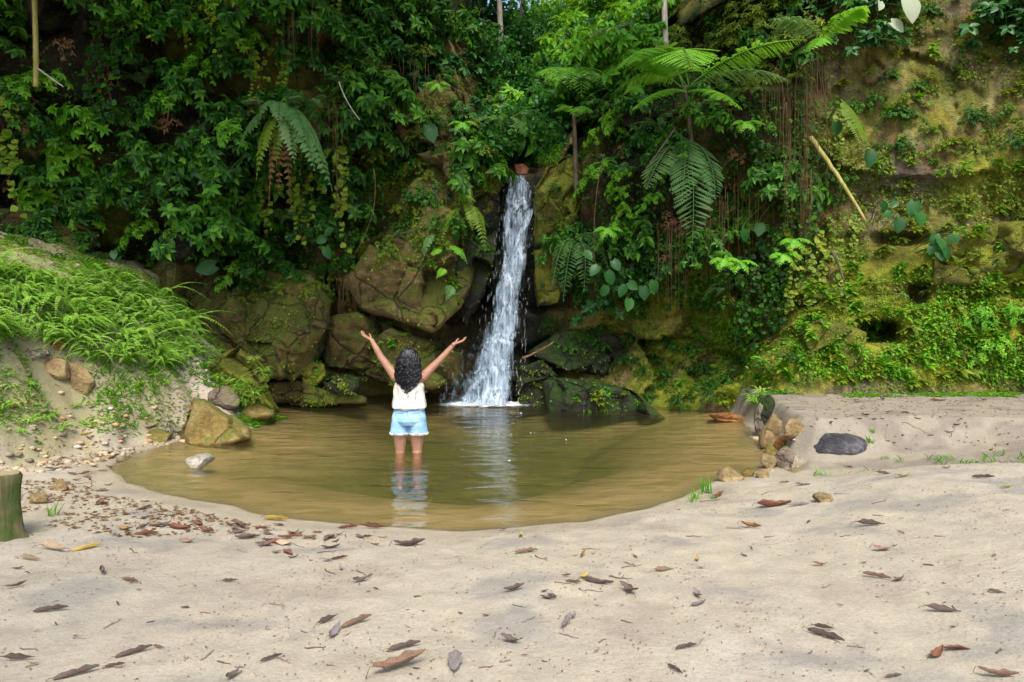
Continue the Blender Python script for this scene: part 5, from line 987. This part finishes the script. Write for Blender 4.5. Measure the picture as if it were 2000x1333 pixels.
rings(b, [(0, 0, .30, .145, .10), (0, .0, .36, .165, .115), (0, 0, .42, .165, .11), (0, 0, .50, .135, .095), (0, 0, .56, .125, .088), (0, 0, .64, .135, .095), (0, .01, .74, .150, .10), (0, .01, .80, .150, .092), (0, .0, .85, .11, .07), (0, 0, .885, .06, .055), (0, .0, .95, .048, .048)], 40)
for s, hx, kx in ((-1, -.088, -.100), (1, .085, .087)):
    capsule(b, [(hx, 0, .34), (kx*1.0, .0, .17), (kx, .0, .02), (kx*1.02, -.02, -.13), (kx, -.01, -.36)], [.092, .080, .055, .055, .038]); capsule(b, [(kx, -.03, -.40), (kx+s*.01, .06, -.42), (kx+s*.02, .14, -.435)], [.035, .036, .028])
    ellip(b, np.array([kx, -.035, -.12]), np.array([.045, .045, .11])); ellip(b, np.array([hx, -.045, .36]), np.array([.075, .068, .08]))
capsule(b, [(0, 0, .86), (0, .01, .96)], [.055, .05])
ellip(b, np.array([0, .025, 1.035]), np.array([.075, .095, .11])); ellip(b, np.array([0, .06, .985]), np.array([.052, .058, .06]))       # skull, jaw
ellip(b, np.array([0, .125, 1.015]), np.array([.012, .02, .026]))                                                                        # nose
for s in (-1, 1): ellip(b, np.array([s*.076, .02, 1.02]), np.array([.010, .022, .032]))                                                 # ears
for s in (-1, 1): capsule(b, [(s*.05, .0, .85), (s*.15, .01, .835)], [.05, .052])
capsule(b, [(-.145, .01, .825), (-.225, .05, .925), (-.318, .07, 1.045), (-.37, .08, 1.14), (-.425, .09, 1.235)], [.056, .047, .038, .034, .0235])
capsule(b, [(.145, .01, .82), (.235, .05, .915), (.335, .07, 1.015), (.415, .08, 1.10), (.492, .09, 1.190)], [.056, .047, .038, .034, .0235])
def hand(b, w, d, up, s):        # w wrist, d hand direction, up = palm side; s +1 right hand
    w, d, up = np.array(w), norm(d), norm(up); sd = norm(np.cross(d, up)); up = np.cross(sd, d)
    L = .078
    for k in (-1.3, -.45, .45, 1.3): capsule(b, [w+d*.005+sd*k*.009, w+d*L+sd*k*.0165], [.013, .0115], 8)
    for k, fl in zip((-1.4, -.48, .45, 1.32), (.062, .074, .078, .066) if s > 0 else (.066, .078, .074, .062)):
        p0_ = w+d*L+sd*k*.0165; q = norm(d+up*.10+sd*k*.10); p1_ = p0_+q*fl*.45; q2 = norm(d+up*.45+sd*k*.07); p2_ = p1_+q2*fl*.32; q3 = norm(d*.7+up*.75); p3_ = p2_+q3*fl*.26
        capsule(b, [p0_, p1_, p2_, p3_], [.0092, .0082, .0074, .0062], 8)
    ts = -sd if s > 0 else sd
    if ts[1] < 0: ts = ts*1
    a = w+d*.022+ts*.018; capsule(b, [a, a+norm(ts*.6+d*.55+up*.7)*.028, a+norm(ts*.45+d*.75+up*.6)*.048, a+norm(ts*.35+d*.9+up*.6)*.062], [.013, .0105, .009, .007], 8)
hand(b, (-.425, .09, 1.235), (-.085, .02, .050), (.35, -.15, 1.0), -1)
hand(b, (.492, .09, 1.190), (.110, .02, .040), (-.30, -.15, 1.0), 1)
body = b.build('body', M['skin'], woman); remesh(body, .0048, 3)
# wristband
t = NT('bracelet'); t.setp((.16, .02, .03), .6); b = B(); a = np.linspace(0, 2*np.pi, 17); ax = norm(np.array([.077, .01, .09])); e1 = norm(np.cross(ax, [0, 1, 0])); e2 = np.cross(ax, e1)
tube(b, np.array([.478, .0885, 1.174])+(np.cos(a)[:, None]*e1+np.sin(a)[:, None]*e2)*.0265, .0045, 6, cap=False); b.build('bracelet', t.m, woman)
# cream sleeveless top
t = NT('cream_cloth'); n = t.noise(16, 4, .6, sc=(1, 1, .6)); t.setp(t.ramp(n, [(.3, (.60, .56, .50)), (.7, (.73, .69, .63))]), .85, .2); t.bump(t.math('ADD', t.noise(5, 1.5, .4, sc=(2.4, 2.4, 1.0), dist=1.0), t.math('MULTIPLY', t.noise(160, 2), .08)), 1, .05); M['cream'] = t.m
def cloth(b, rr, fold=.006, seed=0, na=90, open_=True, nf=9):
    rr = np.array(rr); zz = np.linspace(0, len(rr)-1, 44); R2 = np.array([[np.interp(z, range(len(rr)), rr[:, k]) for k in range(5)] for z in zz]); a = np.linspace(0, 2*np.pi, na, endpoint=False)
    V = []
    for i, (cx, cy, z, rx, ry) in enumerate(R2):
        f = 1+fold/.14*(np.sin(a*nf+z*9+seed)*.5+(fbm(np.cos(a)*2.5+seed, np.sin(a)*2.5, z*6, 41+seed, 3)-.5)*3)
        V.append(np.c_[cx+rx*np.cos(a)*f, cy+ry*np.sin(a)*f, z+.008*np.sin(a*5+seed)*(i < 3)])
    m = len(V); idx = np.arange(m*na).reshape(m, na); nx = np.roll(idx, -1, 1); b.add(np.array(V), np.stack([idx[:-1], nx[:-1], nx[1:], idx[1:]], -1))
b = B(); cloth(b, [(0, 0, .478, .150, .118), (0, -.006, .495, .182, .138), (0, -.006, .53, .182, .136), (0, 0, .60, .168, .122), (0, 0, .68, .166, .120), (0, .0, .735, .160, .122), (0, .0, .775, .142, .115), (0, 0, .815, .118, .104), (0, 0, .85, .092, .088), (0, 0, .875, .066, .066)], .012, 1)
o = b.build('sleeveless_top', M['cream'], woman); m = o.modifiers.new('thick', 'SOLIDIFY'); m.thickness = .003; s = o.modifiers.new('sub', 'SUBSURF'); s.levels = 1; s.render_levels = 1
# denim shorts
t = NT('denim'); n = t.noise(10, 5, .6); c = t.ramp(n, [(.3, (.13, .33, .60)), (.55, (.24, .48, .74)), (.75, (.42, .64, .84))]); c = t.mix(t.math('MULTIPLY', t.noise(300, 2), .25), c, (.75, .85, .95)); t.setp(c, .9, .15)
t.bump(t.math('ADD', t.noise(11, 4), t.math('MULTIPLY', t.noise(260, 2), .1)), .7, .012); M['denim'] = t.m
b = B(); rings(b, [(0, -.005, .31, .170, .122), (0, -.010, .355, .190, .142), (0, -.010, .40, .186, .138), (0, 0, .45, .172, .120), (0, 0, .50, .156, .108), (0, 0, .512, .153, .105)], 60)
for cx in (-.101, .098): rings(b, [(cx*1.04, -.002, .218, .104, .115), (cx*1.02, -.002, .26, .100, .116), (cx, -.002, .32, .094, .120), (cx*.92, 0, .38, .09, .118)], 44)
shorts = b.build('denim_shorts', M['denim'], woman); remesh(shorts, .006, 2)
t = NT('denim_fray'); t.setp((.80, .84, .88), .9, .1); fm = t.m; b = B(); rs = np.random.RandomState(5)
for cx in (-.101, .098):
    for k in range(260):
        a = rs.uniform(0, 6.28); p = np.array([cx*1.04+.104*math.cos(a), .115*math.sin(a)-.002, .226]); tube(b, [p, p+[rs.uniform(-.008, .008)+.005*math.cos(a), .005*math.sin(a), -rs.uniform(.012, .028)]], [.0022, .0012], 3, cap=False)
b.build('frayed_hem', fm, shorts)
t = NT('denim_seam'); t.setp((.10, .24, .46), .9, .1); sm_ = t.m; b = B()
tube(b, [(0, -.113, .508), (.0, -.128, .46), (0, -.140, .40), (0, -.128, .34), (0, -.105, .29)], .0032, 5)
for s in (-1, 1):
    f = lambda x, z: (x, -math.sqrt(max(0, 1-(x/.192)**2))*(.135 if z < .43 else .128)-.004, z)
    tube(b, [f(s*.045, .445), f(s*.13, .455), f(s*.135, .38), f(s*.09, .352), f(s*.05, .372), f(s*.045, .445)], .0024, 4)
a = np.linspace(0, 2*np.pi, 60); tube(b, np.c_[.162*np.cos(a), .114*np.sin(a), .478+0*a], .003, 4, cap=False); b.build('seams', sm_, shorts)
# hair
t = NT('black_hair'); t.setp(t.ramp(t.attr('rnd'), [(0, (.002, .002, .004)), (1, (.012, .012, .022))]), .38, .45); M['hair'] = t.m
b = B(); hr = [(.0, .0, 1.152, .03, .04), (0, .0, 1.135, .068, .085), (0, .0, 1.10, .090, .105), (0, -.005, 1.04, .100, .108), (0, -.03, .97, .108, .098), (0, -.05, .90, .115, .085), (0, -.065, .83, .115, .075), (.0, -.075, .77, .095, .062), (.0, -.08, .71, .055, .045), (0, -.085, .66, .02, .02)]
hs = [(a_, b_, c_, d_*.86, e_*.88) for a_, b_, c_, d_, e_ in hr[:-1]]; cloth(b, hs, .006, 3, 60); hairo = b.build('hair', M['hair'], woman)
b = B(); hr_ = np.array(hr); rs = np.random.RandomState(8)
for k in range(210):
    a = rs.uniform(-3.3, .15) if k % 3 else rs.uniform(0, 6.28); z0 = 1.145-.06*rs.rand(); z1 = 1.02-rs.rand()**.6*.40 if math.sin(a) < .35 else rs.uniform(.98, 1.05); z1 = max(z1, .80+.0*z1) if abs(math.cos(a)) > .8 and k % 2 else z1
    n = 56; z = np.linspace(z0, z1, n); cx, cy, rx, ry = [np.interp(-z, -hr_[:, 2], hr_[:, q]) for q in (0, 1, 3, 4)]
    am = .017*np.clip((1.11-z)/.12, 0, 1)*rs.uniform(.7, 1.3); ph = rs.uniform(0, 6.28); w = rs.uniform(60, 100); g_ = .88+rs.uniform(0, .26)*np.clip((1.12-z)/.1, .2, 1)
    x_ = cx+rx*g_*math.cos(a)+am*np.cos(z*w+ph)+rs.uniform(-.02, .02)*(z0-z); y_ = cy+ry*g_*math.sin(a)+am*np.sin(z*w+ph)-.0
    tube(b, np.c_[x_, y_, z], np.linspace(.0095, .0045, n)*rs.uniform(.7, 1.2), 4, rs.rand(), cap=False)
b.build('curls', M['hair'], hairo)
# face (turned to the waterfall)
t = NT('eye_white'); t.setp((.8, .8, .78), .2); ew = t.m; t = NT('lip'); t.setp((.35, .10, .09), .4); lp = t.m
b = B(); [ellip(b, np.array([s*.030, .104, 1.035]), np.array([.013, .008, .008])) for s in (-1, 1)]; eo = b.build('eyes', ew, woman)
b = B(); [ellip(b, np.array([s*.030, .111, 1.035]), np.array([.005, .003, .005])) for s in (-1, 1)]; [tube(b, bez((s*.016, .114, 1.052), (s*.03, .116, 1.060), (s*.045, .104, 1.053), 6), .002, 4) for s in (-1, 1)]; b.build('irises_and_brows', M['hair'], eo)
b = B(); tube(b, bez((-.022, .110, .978), (0, .124, .976), (.022, .110, .978), 8), [.002, .004, .005, .005, .005, .005, .004, .002], 6); b.build('lips', lp, woman)
# ------------------------------------------------------------------ leaves and twigs lying on the sand
def dmat(name, c0, c1, rough=.65):
    t = NT(name); n = t.noise(30, 5, .65); t.setp(t.ramp(n, [(.3, c0), (.7, c1)]), rough, .35); t.bump(t.noise(60, 4), .6, .004); return t.m
DM = {'brown': dmat('dry_leaf_brown', (.13, .072, .045), (.30, .19, .13)), 'dark': dmat('dry_leaf_dark', (.055, .038, .032), (.17, .12, .10)), 'rust': dmat('dry_leaf_rust', (.10, .038, .026), (.24, .10, .06)),
      'orange': dmat('dry_leaf_orange', (.20, .085, .02), (.34, .16, .05)), 'yellow': dmat('dry_leaf_yellow', (.34, .23, .03), (.50, .36, .08)), 'tan': dmat('dry_leaf_tan', (.30, .21, .13), (.48, .36, .25)),
      'grey': dmat('dry_leaf_grey', (.12, .10, .10), (.28, .24, .23)), 'green': dmat('fallen_leaf_green', (.22, .28, .03), (.42, .42, .06))}
CW = {'brown': 'brown', 'dark': 'dark brown', 'rust': 'reddish brown', 'orange': 'orange', 'yellow': 'yellow', 'tan': 'pale tan', 'grey': 'greyish', 'green': 'yellow-green'}
def dry_mesh(seed, curl, fold, wr, twist=0, wave=1):
    rs = np.random.RandomState(seed); b = B(); n, m = 18, 5; V = np.zeros((n+1, 2*m+1, 3))
    for i in range(n+1):
        t_ = i/n; w = wr*.5*math.sin(math.pi*t_**.85)**.8+.004; w *= 1+.10*math.sin(t_*23+seed)*wave
        for j in range(-m, m+1):
            s = j/m; h = curl*((t_-.5)**2)*1.6+fold*abs(s)**1.6*w*1.5+.018*math.sin(t_*8+seed+s*3)*wave+.01*math.sin(s*9+t_*17)*wave; a = twist*(t_-.5)
            y_ = s*w*(1-.35*fold*abs(s)); V[i, j+m] = (t_-.5, y_*math.cos(a)-h*math.sin(a), h*math.cos(a)+y_*math.sin(a)+.02+.03*math.sin(seed+t_*3.2))
    idx = np.arange((n+1)*(2*m+1)).reshape(n+1, -1); b.add(V, np.stack([idx[:-1, :-1], idx[1:, :-1], idx[1:, 1:], idx[:-1, 1:]], -1)); return b
DV = [(.20, .7, .26, .3), (.4, .4, .34, -.5), (.12, 1.2, .17, .25), (.5, .7, .28, .9), (.08, .3, .40, .1), (.8, .3, .34, -1.3), (.2, 1.5, .13, .5)]
DMESH = {}
def dry(kind, var, loc, L, rot, roll, label=None):
    key = (kind, var)
    if key not in DMESH:
        b = dry_mesh(var*7+3, *DV[var]); o = b.build('fallen_leaf', DM[kind]); DMESH[key] = o.data
        md = o; stalk = B(); tube(stalk, [(-.49, 0, .02+DV[var][0]*.35), (-.58, .02, .04+DV[var][0]*.3), (-.66, .01, .02)], .008, 4); so = stalk.build('stalk', DM['dark'], o); DMESH[key] = (o.data, so.data)
    else:
        o = bpy.data.objects.new('fallen_leaf', DMESH[key][0]); link(o); link(bpy.data.objects.new('stalk', DMESH[key][1]), o)
    o.location = loc; o.scale = (L, L, L); o.rotation_euler = (roll, 0, rot); o.visible_shadow = True
    return o
# px, py, length px, image angle deg, colour, shape
DL = [(697, 1222, 66, 25, 'brown', 2, 'curved up at the front left of centre'), (652, 1242, 44, 70, 'grey', 1, 'crumpled beside the curved one'), (640, 1218, 50, 40, 'dark', 6, 'thin, above the crumpled one'), (790, 1270, 70, 12, 'dark', 2, 'long, above the bottom centre leaves'), (780, 1308, 110, 22, 'brown', 3, 'largest, torn edge, at the bottom centre'),
      (889, 1297, 62, 95, 'grey', 4, 'flat oval with pale veins at the bottom centre'), (1000, 1258, 44, -25, 'dark', 5, 'curled right of bottom centre'), (1108, 1222, 42, 60, 'grey', 3, 'curled in a cup'), (1120, 1208, 22, 40, 'grey', 5, 'small above the cup-shaped one'), (1004, 1157, 46, 20, 'dark', 3, 'bent, in the middle of the sand'),
      (1072, 1172, 36, -5, 'dark', 1, 'trio: widest piece'), (1064, 1158, 18, 20, 'dark', 0, 'trio: top piece'), (1078, 1168, 24, -30, 'dark', 4, 'trio: right piece'), (1142, 1130, 30, 25, 'yellow', 1, 'bright, on top of a dark long one'), (1168, 1142, 66, -8, 'dark', 0, 'long under the yellow one'), (1120, 1142, 34, -12, 'dark', 2, 'thin left of the yellow one'),
      (1230, 1160, 42, 110, 'dark', 5, 'upright crumpled'), (1138, 1088, 22, 60, 'orange', 3, 'small on the middle sand'), (1365, 1185, 44, 20, 'grey', 0, 'spread beside a crumpled one'), (1362, 1168, 30, 70, 'grey', 5, 'crumpled small right of centre'), (1467, 1032, 42, -20, 'orange', 3, 'bright curled on right sand'), (1362, 1096, 20, 60, 'yellow', 1, 'small pale on right sand'),
      (1512, 990, 78, 5, 'rust', 0, 'long domed near the right sand top'), (1560, 990, 44, 0, 'grey', 2, 'thin right of the long domed one'), (1698, 1030, 64, 0, 'dark', 6, 'straight rolled on right sand'), (1724, 1079, 36, -15, 'brown', 5, 'curled with shaded hollow'), (1712, 1132, 50, -25, 'brown', 2, 'wide open, left of its torn neighbour'), (1755, 1138, 34, 5, 'dark', 5, 'torn, right of the open one'),
      (1608, 1232, 50, -5, 'dark', 6, 'forked, upper arm'), (1612, 1248, 70, -30, 'dark', 2, 'forked, lower arm'), (1828, 1282, 58, 20, 'rust', 1, 'big curled pair, left half'), (1868, 1272, 56, -5, 'rust', 4, 'big curled pair, right half'), (1340, 1268, 50, 8, 'dark', 2, 'pointed, below the spread one'), (1318, 1314, 40, -45, 'dark', 2, 'thin diagonal near the bottom right'),
      (1296, 1118, 50, 8, 'brown', 6, 'stick-like beside the small pale one'), (1602, 1106, 26, -15, 'rust', 5, 'small in the middle of right sand'), (1840, 1200, 70, -8, 'dark', 6, 'long thin on the far right sand'), (1945, 1163, 36, -10, 'dark', 6, 'short thin at the right edge'), (1765, 932, 30, 0, 'yellow', 1, 'yellow-green on the sand crest'), (1725, 928, 34, -8, 'dark', 6, 'thin left of the yellow-green one'),
      (1965, 955, 26, -5, 'green', 3, 'green one near the right edge'), (1920, 936, 44, -5, 'dark', 2, 'dark on the sand crest at right'), (1848, 916, 20, 0, 'brown', 1, 'small on crest right of the yellow-green'), (1658, 915, 20, -20, 'brown', 4, 'small on crest left of the yellow-green'), (1532, 945, 22, 0, 'brown', 2, 'small near the low flat tan stone'), (1568, 950, 30, -5, 'grey', 0, 'greyish near the oval stone'), (1404, 972, 34, 30, 'rust', 3, 'reddish at the shore grass'),
      (1937, 880, 20, 30, 'yellow', 1, 'yellow on the terrace slope'), (1833, 785, 30, -5, 'rust', 0, 'flat rusty on the terrace'), (1650, 785, 14, 0, 'yellow', 1, 'tiny yellow on the terrace'), (1725, 782, 24, 10, 'grey', 5, 'crumpled grey on the terrace'), (1560, 765, 18, 0, 'grey', 5, 'tiny grey at the terrace corner'), (1690, 815, 18, -40, 'dark', 3, 'dark on the terrace middle'),
      (563, 1083, 34, -25, 'rust', 4, 'domed beside the left shore'), (488, 1052, 46, 0, 'brown', 0, 'domed in the shore row'), (640, 1098, 26, 0, 'grey', 5, 'small grey below the shore row'), (350, 1035, 60, -5, 'rust', 0, 'shiny red brown in the shore heap'), (405, 1042, 46, -10, 'rust', 3, 'right of the shiny one in the heap'), (285, 1048, 50, 5, 'rust', 2, 'thin left of the shiny one in the heap'), (245, 1037, 36, -5, 'orange', 1, 'orange in the shore heap'), (540, 1018, 60, -8, 'yellow', 2, 'long orange-yellow on the waterline'), (545, 1028, 26, -10, 'rust', 4, 'small red under the long yellow one'),
      (585, 1045, 24, 10, 'grey', 5, 'grey crumpled in the shore row'), (800, 1070, 66, 5, 'dark', 3, 'dark clump right of the shore row'), (730, 1034, 60, 0, 'rust', 6, 'long purple brown on the waterline'), (680, 1034, 40, 5, 'rust', 2, 'beside the long purple one'), (1028, 1082, 50, 5, 'brown', 2, 'long with pale tip on the sand'), (982, 1038, 22, 0, 'dark', 5, 'tiny on the water edge'), (1018, 1050, 20, 60, 'green', 5, 'tiny green pointed at water edge'),
      (200, 1122, 40, -30, 'dark', 3, 'dark crumpled left of its brown neighbour'), (255, 1138, 50, -12, 'brown', 2, 'brown right of the crumpled one'), (100, 1196, 66, 8, 'dark', 2, 'long at the left sand'), (32, 1150, 34, 25, 'dark', 3, 'bent at the left edge'), (262, 1280, 66, 22, 'dark', 2, 'long near the bottom left'), (310, 1272, 34, -5, 'brown', 6, 'stub beside the long bottom left one'), (35, 1297, 70, 5, 'dark', 6, 'long rolled at the bottom left corner'), (150, 1322, 80, 20, 'dark', 2, 'slanting at the bottom left'), (225, 1308, 40, 8, 'dark', 2, 'short near the bottom left'),
      (105, 1078, 80, -4, 'tan', 6, 'curved like a pod near the stump'), (60, 1096, 60, -4, 'tan', 6, 'lower pod-like near the stump'), (170, 1075, 50, 25, 'yellow', 2, 'golden right of the pod-like ones'), (706, 1138, 40, 12, 'dark', 5, 'spiky dark left of centre'), (448, 1140, 36, 10, 'dark', 6, 'thin on the left sand'), (1950, 1325, 70, -12, 'brown', 3, 'brown cut by the bottom right corner'), (1745, 1328, 40, 5, 'dark', 2, 'dark cut by the bottom edge at right'), (455, 1325, 40, 40, 'dark', 5, 'dark cut by the bottom edge at left'), (530, 1290, 44, 20, 'dark', 2, 'dark thin right of the bottom left ones')]
for px, py, L, ang, kd, var, lab in DL:
    g = G(px, py); s = L*g[1]/F; a = R(ang)
    dx, dy = math.cos(a), math.sin(a)*min(2.0, g[1]/1.4)                     # foreshortening of the ground
    l = math.hypot(dx, dy); o = dry(kd, var, g+[0, 0, .006], s*.92*max(1, l)**.5, math.atan2(dy, dx), R(rsP.uniform(-16, 16)))
    lab2 = lab if CW[kd].split()[-1] in lab else CW[kd]+' '+lab
    w = ('fallen leaf, '+lab2).split(); tag(o, ' '.join(w[:16]), 'leaf', 'fallen leaves on the sand')
def shore(px): return np.interp(px, [150, 205, 230, 350, 500, 700, 900], [905, 945, 965, 995, 1024, 1040, 1052])
SM = []
for k in range(64):                                    # the drift line of leaves at the left shore
    px = rsP.uniform(120, 760); py = shore(px)+abs(rsP.normal(0, 22))*(1.3 if px < 450 else .8)+4
    if px < 260: px -= rsP.uniform(0, 40)
    SM.append((px, py, rsP.uniform(16, 40), ['rust', 'brown', 'dark', 'dark', 'brown', 'dark', 'brown', 'brown', 'tan', 'rust', 'dark', 'dark'][rsP.randint(12)], 'on the left shore drift line'))
for k in range(74):
    px = rsP.uniform(20, 1980); py = rsP.uniform(1070, 1325) if px < 1300 else rsP.uniform(940, 1325)
    SM.append((px, py, rsP.uniform(8, 22), ['dark', 'dark', 'brown', 'grey', 'tan', 'dark'][rsP.randint(6)], 'on the left sand' if px < 500 else 'on the middle sand' if px < 1300 else 'on the right sand'))
for k in range(24):
    px = rsP.uniform(1560, 1990); SM.append((px, rsP.uniform(772, 870), rsP.uniform(8, 20), ['dark', 'brown', 'grey'][rsP.randint(3)], 'on the raised terrace'))
for k in range(34):
    px = rsP.uniform(160, 340); SM.append((px, rsP.uniform(855, 960)-(px-160)*.1, rsP.uniform(12, 28), ['orange', 'brown', 'rust', 'dark', 'tan', 'yellow'][rsP.randint(6)], 'on the pebbly left shore'))
for px, py, L, kd, zn in SM:
    g = G(px, py)
    if g[2] < -.005: continue
    var = rsP.randint(7); o = dry(kd, var, g+[0, 0, .004], L*g[1]/F*1.0, rsP.uniform(0, 6.28) if rsP.rand() < .4 else rsP.normal(0, .5), R(rsP.uniform(-30, 30)))
    sz = 'tiny' if L < 14 else 'small' if L < 24 else 'curled'
    REC2.append((o, '%s %s fallen leaf %s' % (sz, CW[kd], zn), 'leaf', 'fallen leaves on the sand', px)) if 'REC2' in globals() else globals().__setitem__('REC2', [(o, '%s %s fallen leaf %s' % (sz, CW[kd], zn), 'leaf', 'fallen leaves on the sand', px)])
for k in range(70):                                    # twigs
    px = rsP.uniform(20, 1980); py = rsP.uniform(1060, 1320) if px < 1300 else rsP.uniform(930, 1320)
    if k > 50: px = rsP.uniform(150, 760); py = shore(px)+abs(rsP.normal(0, 30))+5
    if k > 62: px = rsP.uniform(1560, 1990); py = rsP.uniform(780, 900)
    g = G(px, py); L = rsP.uniform(16, 50)*g[1]/F; a = rsP.normal(0, .6); d = np.array([math.cos(a), math.sin(a), 0]); b = B(); n = 6; q = np.array([g+d*L*(u-.5) for u in np.linspace(0, 1, n)]); q[:, 0] += rsP.randn(n)*L*.03; q[:, 1] += rsP.randn(n)*L*.05; q[:, 2] = Hn(q[:, 0], q[:, 1])+.004
    tube(b, q, np.linspace(rsP.uniform(.002, .005), .0015, n), 5)
    if rsP.rand() < .5: tube(b, [q[3], q[3]+norm(d+[0, rsP.choice([-.8, .8]), 0])*L*.25+[0, 0, .006]], [.002, .001], 4)
    o = b.build('twig', DM[['dark', 'brown', 'grey'][rsP.randint(3)]], origin=g); zn = 'in the left shore drift line' if 50 < k <= 62 else 'on the raised terrace' if k > 62 else 'on the left sand' if px < 500 else 'on the middle sand' if px < 1300 else 'on the right sand'
    REC2.append((o, 'thin dry twig lying '+zn, 'twig', 'twigs on the sand', px))
# grass at the waterline
for px, py, s in [(1378, 965, .8), (1362, 975, .6), (1350, 980, .5), (1390, 975, .4), (1700, 868, .7), (1706, 850, .5), (1545, 905, .5), (105, 1010, .7), (30, 1050, .6), (1930, 905, .5), (1000, 1160, .0)]:
    if s == 0: continue
    g = G(px, py); b = B(); n = 12; a = rsP.uniform(0, 6.28, n); l = rsP.uniform(.07, .17, n)*s*(1.0 if px != 1378 else 1.3)
    leaves(b, np.repeat(g[None], n, 0)-g+np.c_[rsP.randn(n, 2)*.02, 0*a], np.c_[np.cos(a)*.4, np.sin(a)*.4, np.ones(n)], [0, -1, .2], l, l*.09, T_STRIP, rsP.rand(n))
    o = b.build('grass_tuft', M['leaf_bright']); o.location = g; REC2.append((o, 'sparse green grass tuft '+('at the waterline' if 1340 < px < 1400 else 'beside the grey rock' if 1690 < px < 1710 else 'at the terrace corner' if px == 1545 else 'by the stump' if px < 200 else 'at the right edge'), 'grass', 'grass tufts on the sand', px))
# ------------------------------------------------------------------ labels that single out each repeated plant
def zone(px, py):
    if py < 340 and 925 <= px < 1130+(330-py)*.7: return 'in gorge, ' + ('upper left' if px < 1050 and py < 180 else 'upper right' if py < 180 else 'lower left' if px < 1030 else 'lower right')
    row = 'high' if py < 150 else 'midway up' if py < 330 else 'low'
    if px < 200: c = 'far left cliff'
    elif px < 400: c = 'left cliff'
    elif px < 660: c = 'cliff around hanging fern'
    elif px < 1000: c = 'rocks left of waterfall'
    elif px < 1290: c = 'overhang beside waterfall'
    elif px < 1470: c = 'overhang under tree fern'
    elif px < 1640: c = 'cliff among hanging roots'
    elif px < 1830: c = 'bare right cliff'
    else: c = 'far right cliff'
    if py > 540 and px > 1250: row = 'low'; c = 'mossy wall over pool' if px < 1480 else 'mossy wall by heart-shaped rock' if px < 1700 else 'mossy wall beyond hole' if px < 1860 else 'mossy wall at far right'
    return row+' on '+c
ORD = ['leftmost', 'second', 'third', 'fourth', 'fifth', 'sixth', 'seventh', 'eighth', 'ninth', 'tenth', 'eleventh', 'twelfth']
GR = {}
for o, look, cat, group in REC:
    px, py = pix(np.array(o.location)); px, py = float(px), float(py)
    if cat == 'fern' and 'bank' in group: z = 'at ' + ('left picture edge' if px < 110 else 'middle' if px < 260 else 'right end')+' of green bank, '+('top row' if py < 590 else 'middle row' if py < 640 else 'bottom row')
    elif 'corner' in group: z = 'by the terrace stones'
    elif cat == 'tree': z = 'in gorge at '+('upper left' if px < 1050 else 'upper right') if py < 130 else 'in gorge at '+('lower left' if px < 1050 else 'lower right')
    else: z = zone(px, py)
    GR.setdefault((look, z), []).append((px, o, cat, group))
for (look, z), L in GR.items():
    L.sort(key=lambda e: e[0]); n = len(L)
    for i, (px, o, cat, group) in enumerate(L):
        if n == 1: s = ''
        elif i < 12 and i < n-1: s = ', '+ORD[i]+('' if i == 0 else ' from left')
        elif i == n-1: s = ', rightmost'
        else: s = ', '+(['%dth' % (i+1), ][0])+' from left'
        tag(o, (look+' '+z+s), cat, group)
G2 = {}
for o, look, cat, group, px in REC2: G2.setdefault(look, []).append((px, o, cat, group))
for look, L in G2.items():
    L.sort(key=lambda e: e[0]); n = len(L)
    for i, (px, o, cat, group) in enumerate(L):
        s = '' if n == 1 else ', '+ORD[i]+('' if i == 0 else ' from left') if i < 12 and i < n-1 else ', rightmost' if i == n-1 else ', %dth from left' % (i+1)
        tag(o, look+s, cat, group)
